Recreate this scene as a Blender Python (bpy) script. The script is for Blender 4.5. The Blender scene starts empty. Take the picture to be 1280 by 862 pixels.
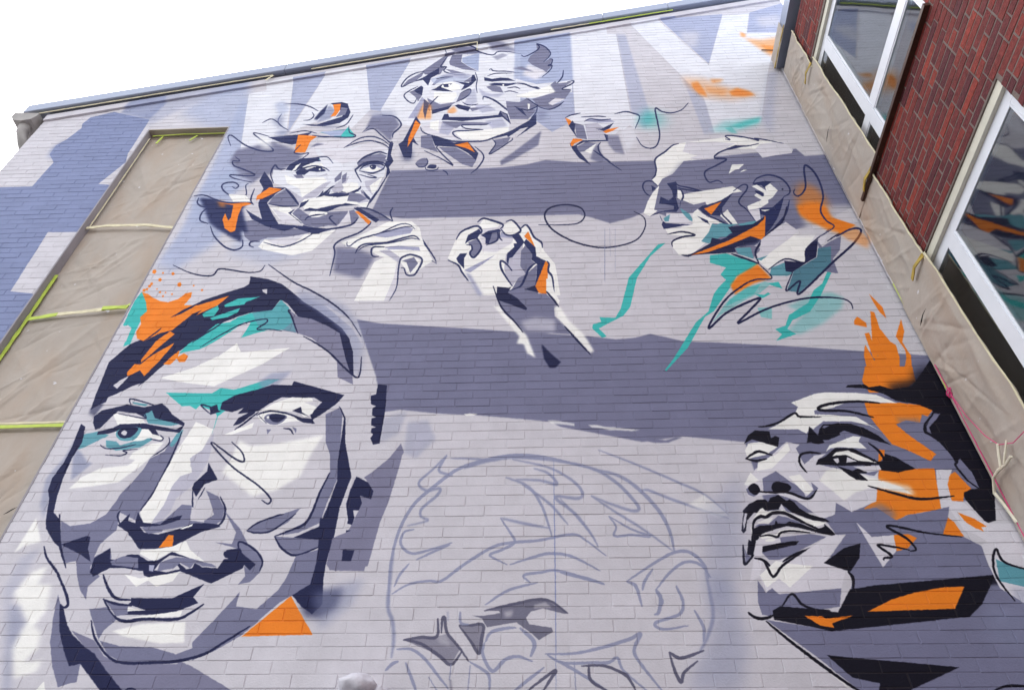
import bpy, math, random
import numpy as np
from mathutils import Vector, Matrix, noise

scene = bpy.context.scene
random.seed(7)

# ------------------------------------------------------------------ camera
F_PX, PITCH, YAW, ROLL = 964.0, math.radians(45.34), math.radians(-3.826), math.radians(1.415)
CAM = np.array([0.0, -4.0, 1.7])
_f = np.array([math.sin(YAW) * math.cos(PITCH), math.cos(YAW) * math.cos(PITCH), math.sin(PITCH)])
_r0 = np.array([math.cos(YAW), -math.sin(YAW), 0.0])
_u0 = np.cross(_r0, _f)
_R = math.cos(ROLL) * _r0 + math.sin(ROLL) * _u0
_U = -math.sin(ROLL) * _r0 + math.cos(ROLL) * _u0
cam_data = bpy.data.cameras.new("camera")
cam_data.sensor_width = 36.0
cam_data.lens = F_PX / 1280.0 * 36.0
cam_data.clip_start = 0.05
cam_data.clip_end = 2000.0
cam = bpy.data.objects.new("camera", cam_data)
scene.collection.objects.link(cam)
cam.matrix_world = Matrix(((_R[0], _U[0], -_f[0], CAM[0]), (_R[1], _U[1], -_f[1], CAM[1]),
                           (_R[2], _U[2], -_f[2], CAM[2]), (0, 0, 0, 1)))
scene.camera = cam

# ------------------------------------------------------------------ sky, sun, exposure
SUN_EL, SUN_AZ = math.radians(50), math.radians(-28)     # azimuth from +y (behind the wall) towards -x
world = bpy.data.worlds.new("World")
scene.world = world
world.use_nodes = True
wn, wl = world.node_tree.nodes, world.node_tree.links
wn.clear()
sky = wn.new("ShaderNodeTexSky")
sky.sky_type = 'NISHITA'
sky.sun_disc = False
sky.sun_elevation = SUN_EL
sky.sun_rotation = SUN_AZ
sky.air_density = 1.0
sky.dust_density = 3.0
sky.ozone_density = 1.0
hs = wn.new("ShaderNodeHueSaturation")
hs.inputs["Saturation"].default_value = 0.14
bg = wn.new("ShaderNodeBackground")
bg.inputs["Strength"].default_value = 0.14
wo = wn.new("ShaderNodeOutputWorld")
wl.new(sky.outputs[0], hs.inputs["Color"])
wl.new(hs.outputs[0], bg.inputs["Color"])
wl.new(bg.outputs[0], wo.inputs["Surface"])

sun_data = bpy.data.lights.new("sun", 'SUN')
sun_data.energy = 3.0
sun_data.angle = math.radians(0.55)
sun_data.color = (1.0, 0.95, 0.87)
sun = bpy.data.objects.new("sun", sun_data)
scene.collection.objects.link(sun)
sun.location = (-10, 20, 30)
_sd = Vector((math.sin(SUN_AZ) * math.cos(SUN_EL), math.cos(SUN_AZ) * math.cos(SUN_EL), math.sin(SUN_EL)))
sun.rotation_euler = _sd.to_track_quat('Z', 'Y').to_euler()

vs = scene.view_settings
vs.view_transform = 'Standard'
vs.look = 'None'
vs.gamma = 1.0
vs.use_curve_mapping = False
vs.exposure = 2.3
scene.render.engine = 'CYCLES'
scene.cycles.max_bounces = 6
scene.cycles.transparent_max_bounces = 8

# ------------------------------------------------------------------ helpers
def link(o):
    scene.collection.objects.link(o)
    return o

def tag(o, label=None, category=None, group=None, kind=None):
    for k, v in (("label", label), ("category", category), ("group", group), ("kind", kind)):
        if v:
            o[k] = v
    return o

def empty(name, loc):
    o = bpy.data.objects.new(name, None)
    o.location = loc
    o.empty_display_size = 0.3
    return link(o)

def world_loc(o):
    v = Vector(o.location)
    while o.parent:
        o = o.parent
        v += Vector(o.location)
    return v

def mesh_of(name, verts, faces, mat, smooth=False):
    me = bpy.data.meshes.new(name)
    me.from_pydata([tuple(v) for v in verts], [], faces)
    me.materials.append(mat)
    if smooth:
        me.polygons.foreach_set("use_smooth", [True] * len(me.polygons))
    me.update()
    return me

def obj(name, verts, faces, mat, parent=None, at=None, smooth=False):
    """One mesh object; verts are world coordinates, the origin goes to `at`."""
    vs_ = np.array(verts, dtype=float)
    if at is None:
        at = (vs_.min(0) + vs_.max(0)) / 2
        if parent is None:
            at[2] = vs_[:, 2].min()
    at = np.array(at, dtype=float)
    o = bpy.data.objects.new(name, mesh_of(name, vs_ - at, faces, mat, smooth))
    loc = Vector(at)
    if parent is not None:
        loc = loc - world_loc(parent)
        o.parent = parent
    o.location = loc
    return link(o)

class MB:
    def __init__(self):
        self.v, self.f = [], []
    def add(self, v, f):
        n = len(self.v)
        self.v += [tuple(p) for p in v]
        self.f += [tuple(i + n for i in q) for q in f]
    def box(self, x0, x1, y0, y1, z0, z1, slope=0.0, xref=0.0, bevel=0.0):
        """Axis box; with slope the z of both ends follows slope*(x-xref)."""
        if bevel:
            b = bevel
            pts = []
            for (y, z) in ((y0 + b, z0), (y1 - b, z0), (y1, z0 + b), (y1, z1 - b), (y1 - b, z1), (y0 + b, z1), (y0, z1 - b), (y0, z0 + b)):
                pts.append((y, z))
            v = [(x, y, z + slope * (x - xref)) for x in (x0, x1) for (y, z) in pts]
            f = [tuple(range(7, -1, -1)), tuple(range(8, 16))]
            f += [(i, (i + 1) % 8, 8 + (i + 1) % 8, 8 + i) for i in range(8)]
            self.add(v, f)
            return self
        v = []
        for x in (x0, x1):
            s = slope * (x - xref)
            v += [(x, y0, z0 + s), (x, y1, z0 + s), (x, y1, z1 + s), (x, y0, z1 + s)]
        self.add(v, [(0, 3, 2, 1), (4, 5, 6, 7), (0, 1, 5, 4), (1, 2, 6, 5), (2, 3, 7, 6), (3, 0, 4, 7)])
        return self
    def tube(self, pts, r, n=6, taper=None):
        pts = [Vector(p) for p in pts]
        rings = []
        for i, p in enumerate(pts):
            t = (pts[min(i + 1, len(pts) - 1)] - pts[max(i - 1, 0)]).normalized()
            a = Vector((0, 0, 1)) if abs(t.z) < 0.9 else Vector((1, 0, 0))
            u = t.cross(a).normalized()
            w = t.cross(u)
            rr = r if taper is None else r * taper[i]
            rings.append([p + rr * (math.cos(2 * math.pi * k / n) * u + math.sin(2 * math.pi * k / n) * w) for k in range(n)])
        v = [q for ring in rings for q in ring]
        f = []
        for i in range(len(rings) - 1):
            for k in range(n):
                f.append((i * n + k, i * n + (k + 1) % n, (i + 1) * n + (k + 1) % n, (i + 1) * n + k))
        f.append(tuple(range(n - 1, -1, -1)))
        f.append(tuple((len(rings) - 1) * n + k for k in range(n)))
        self.add(v, f)
        return self
    def build(self, name, mat, parent=None, at=None, smooth=False):
        return obj(name, self.v, self.f, mat, parent, at, smooth)

def srgb(c):
    out = []
    for v in c[:3]:
        v = v / 255.0
        out.append(v / 12.92 if v <= 0.04045 else ((v + 0.055) / 1.055) ** 2.4)
    return tuple(out) + (1.0,)

def material(name, color, rough=0.7, noise_scale=None, noise_amt=0.15, bump=0.0, bump_scale=60.0, metallic=0.0, spec=0.4, coord="Object"):
    m = bpy.data.materials.new(name)
    m.use_nodes = True
    nt = m.node_tree
    b = nt.nodes["Principled BSDF"]
    b.inputs["Roughness"].default_value = rough
    b.inputs["Metallic"].default_value = metallic
    b.inputs["Specular IOR Level"].default_value = spec
    b.inputs["Base Color"].default_value = srgb(color)
    geo = nt.nodes.new("ShaderNodeNewGeometry")
    if noise_scale:
        n = nt.nodes.new("ShaderNodeTexNoise")
        n.inputs["Scale"].default_value = noise_scale
        n.inputs["Detail"].default_value = 5.0
        nt.links.new(geo.outputs["Position"], n.inputs["Vector"])
        mr = nt.nodes.new("ShaderNodeMapRange")
        mr.inputs["From Min"].default_value = 0.3
        mr.inputs["From Max"].default_value = 0.7
        mr.inputs["To Min"].default_value = 1.0 - noise_amt
        mr.inputs["To Max"].default_value = 1.0 + noise_amt
        nt.links.new(n.outputs["Fac"], mr.inputs["Value"])
        mx = nt.nodes.new("ShaderNodeVectorMath")
        mx.operation = 'SCALE'
        mx.inputs[0].default_value = srgb(color)[:3]
        nt.links.new(mr.outputs[0], mx.inputs["Scale"])
        nt.links.new(mx.outputs[0], b.inputs["Base Color"])
    if bump:
        n2 = nt.nodes.new("ShaderNodeTexNoise")
        n2.inputs["Scale"].default_value = bump_scale
        n2.inputs["Detail"].default_value = 4.0
        nt.links.new(geo.outputs["Position"], n2.inputs["Vector"])
        bp = nt.nodes.new("ShaderNodeBump")
        bp.inputs["Strength"].default_value = bump
        bp.inputs["Distance"].default_value = 0.01
        nt.links.new(n2.outputs["Fac"], bp.inputs["Height"])
        nt.links.new(bp.outputs[0], b.inputs["Normal"])
    return m

# ------------------------------------------------------------------ the painted picture, traced in image pixels and projected onto the wall
def to_wall(px, py):
    """Mural tracing: casts image pixels through the camera to (x, z) on the wall plane y = 0."""
    px = np.asarray(px, float); py = np.asarray(py, float)
    d = ((px - 640) / F_PX)[..., None] * _R - ((py - 431) / F_PX)[..., None] * _U + _f
    t = -CAM[1] / d[..., 1]
    q = CAM + t[..., None] * d
    return np.stack([q[..., 0], q[..., 2]], -1)

PAL = {
    'L': (204, 201, 208), 'L2': (217, 214, 222), 'W': (242, 241, 237), 'W2': (222, 223, 231), 'D': (188, 186, 201),
    'M': (118, 119, 146), 'M2': (125, 124, 149), 'G': (164, 166, 192), 'S': (136, 142, 172), 'S2': (84, 83, 106),
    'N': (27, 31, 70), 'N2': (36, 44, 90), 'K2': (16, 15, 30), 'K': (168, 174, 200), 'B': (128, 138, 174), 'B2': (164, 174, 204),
    'O': (236, 130, 36), 'T': (62, 184, 180), 'T2': (96, 156, 170), 'T3': (80, 126, 144), 'C': (120, 132, 180), 'Q': (143, 147, 174),
}
TX0, TX1, TZ0, TZ1, RES = -6.0, 3.3, 2.6, 13.0, 300
TW, TH = int((TX1 - TX0) * RES), int((TZ1 - TZ0) * RES)
canvas = np.empty((TH, TW, 3), np.float32)
canvas[:] = np.array(PAL['L'], np.float32) / 255.0

def catmull(p, closed=False, n=8):
    p = np.asarray(p, float)
    if len(p) < 3:
        return p
    if closed:
        q = np.vstack([p[-1], p, p[0], p[1]])
    else:
        q = np.vstack([2 * p[0] - p[1], p, 2 * p[-1] - p[-2]])
    t = np.linspace(0, 1, n, endpoint=False)[:, None]
    out = []
    for i in range(1, len(q) - 2):
        a, b, c, d = q[i - 1], q[i], q[i + 1], q[i + 2]
        out.append(0.5 * (2 * b + (c - a) * t + (2 * a - 5 * b + 4 * c - d) * t ** 2 + (3 * b - a - 3 * c + d) * t ** 3))
    if not closed:
        out.append(p[-1:])
    return np.vstack(out)

def box_blur(a, ry, rx):
    for ax, r in ((0, ry), (1, rx)):
        if r < 1:
            continue
        for _ in range(2):
            pad = [(r + 1, r) if k == ax else (0, 0) for k in (0, 1)]
            c = np.cumsum(np.pad(a, pad), axis=ax)
            n = 2 * r + 1
            a = (c[n:] - c[:-n] if ax == 0 else c[:, n:] - c[:, :-n]) / n
    return a

SUB = 3
def fill(px_pts, color, blur=0.0, alpha=1.0):
    w = to_wall(px_pts[:, 0], px_pts[:, 1])
    x = (w[:, 0] - TX0) * RES
    y = (w[:, 1] - TZ0) * RES
    bx_ = by_ = 0
    if blur:
        bx_ = int(round(0.6 * blur * np.ptp(x) / max(np.ptp(px_pts[:, 0]), 1.0)))
        by_ = int(round(0.6 * blur * np.ptp(y) / max(np.ptp(px_pts[:, 1]), 1.0)))
    x0, x1 = int(np.floor(x.min())) - 2 - 2 * bx_, int(np.ceil(x.max())) + 3 + 2 * bx_
    y0, y1 = int(np.floor(y.min())) - 2 - 2 * by_, int(np.ceil(y.max())) + 3 + 2 * by_
    cx0, cx1, cy0, cy1 = max(x0, 0), min(x1, TW), max(y0, 0), min(y1, TH)
    if cx0 >= cx1 or cy0 >= cy1:
        return
    H, W = y1 - y0, x1 - x0
    if H * W > 4e7:
        return
    buf = np.zeros((H * SUB, W + 2), np.float32)
    xs, ys = x - x0, (y - y0) * SUB
    xn, yn = np.roll(xs, -1), np.roll(ys, -1)
    rows, cols, vals = [], [], []
    for ax, ay, bx, by in zip(xs, ys, xn, yn):
        if ay == by:
            continue
        sgn = 1.0
        if ay > by:
            ax, ay, bx, by, sgn = bx, by, ax, ay, -1.0
        r0, r1 = int(math.ceil(ay - 0.5)), int(math.ceil(by - 0.5))
        if r1 <= r0:
            continue
        r = np.arange(r0, r1)
        xc = ax + (r + 0.5 - ay) * (bx - ax) / (by - ay)
        ic = np.floor(xc).astype(int)
        fr = (xc - ic).astype(np.float32)
        rows += [r, r]; cols += [ic, ic + 1]; vals += [sgn * (1 - fr), sgn * fr]
    if not rows:
        return
    np.add.at(buf, (np.concatenate(rows), np.concatenate(cols)), np.concatenate(vals))
    cov = np.clip(np.abs(np.cumsum(buf, axis=1)[:, :W]), 0, 1).reshape(H, SUB, W).mean(1)
    if blur:
        cov = box_blur(cov, by_, bx_)
    cov = cov[cy0 - y0:cy1 - y0, cx0 - x0:cx1 - x0, None] * alpha
    reg = canvas[cy0:cy1, cx0:cx1]
    reg += cov * (np.array(PAL[color], np.float32) / 255.0 - reg)

def stroke(p, w, smooth=True):
    q = catmull(p) if smooth else np.asarray(p, float)
    t = np.gradient(q, axis=0)
    t /= np.maximum(np.linalg.norm(t, axis=1, keepdims=True), 1e-6)
    n = np.stack([-t[:, 1], t[:, 0]], 1)
    s = np.linspace(0, 1, len(q))
    ww = 0.5 * w * (0.4 + 0.75 * np.sin(np.pi * s) ** 0.6)
    return np.vstack([q + n * ww[:, None], (q - n * ww[:, None])[::-1]])

def paint(text):
    ox = oy = 0.0
    sc = 1.0
    for line in text.splitlines():
        line = line.strip()
        if not line or line[0] == '#':
            continue
        if line[0] == '@':
            ox, oy, sc = (float(v) for v in line[1:].split())
            continue
        head, nums = line.split(':')
        col, k = head.split()
        v = np.array([float(q) for q in nums.split()])
        kind, rest = k[0], k[1:]
        alpha = blur = 0.0
        width = ''
        cur = 'w'
        store = {'w': '', '~': '', '%': ''}
        for ch in rest:
            if ch in '~%':
                cur = ch
            else:
                store[cur] += ch
        blur = float(store['~'] or 0)
        alpha = float(store['%'] or 100) / 100
        if kind == 'd':
            for x, y, r in v.reshape(-1, 3):
                if r <= 0:
                    continue
                a = np.linspace(0, 2 * np.pi, 11)[:-1]
                rr = r * np.array([1, .8, 1.1, .9, 1.2, .85, 1.05, .75, 1.1, .95])
                fill(np.stack([ox + (x + rr * np.cos(a)) / sc, oy + (y + rr * np.sin(a)) / sc], 1), col)
            continue
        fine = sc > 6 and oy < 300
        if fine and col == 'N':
            col = 'N2'  # upper figures: lens haze put into the paint as a lighter navy
        p = v.reshape(-1, 2) / sc + (ox, oy)
        if kind == 'c':
            p = catmull(p, True)
        elif kind == 'l':
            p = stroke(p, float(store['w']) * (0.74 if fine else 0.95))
        fill(p, col, blur, alpha)

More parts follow.
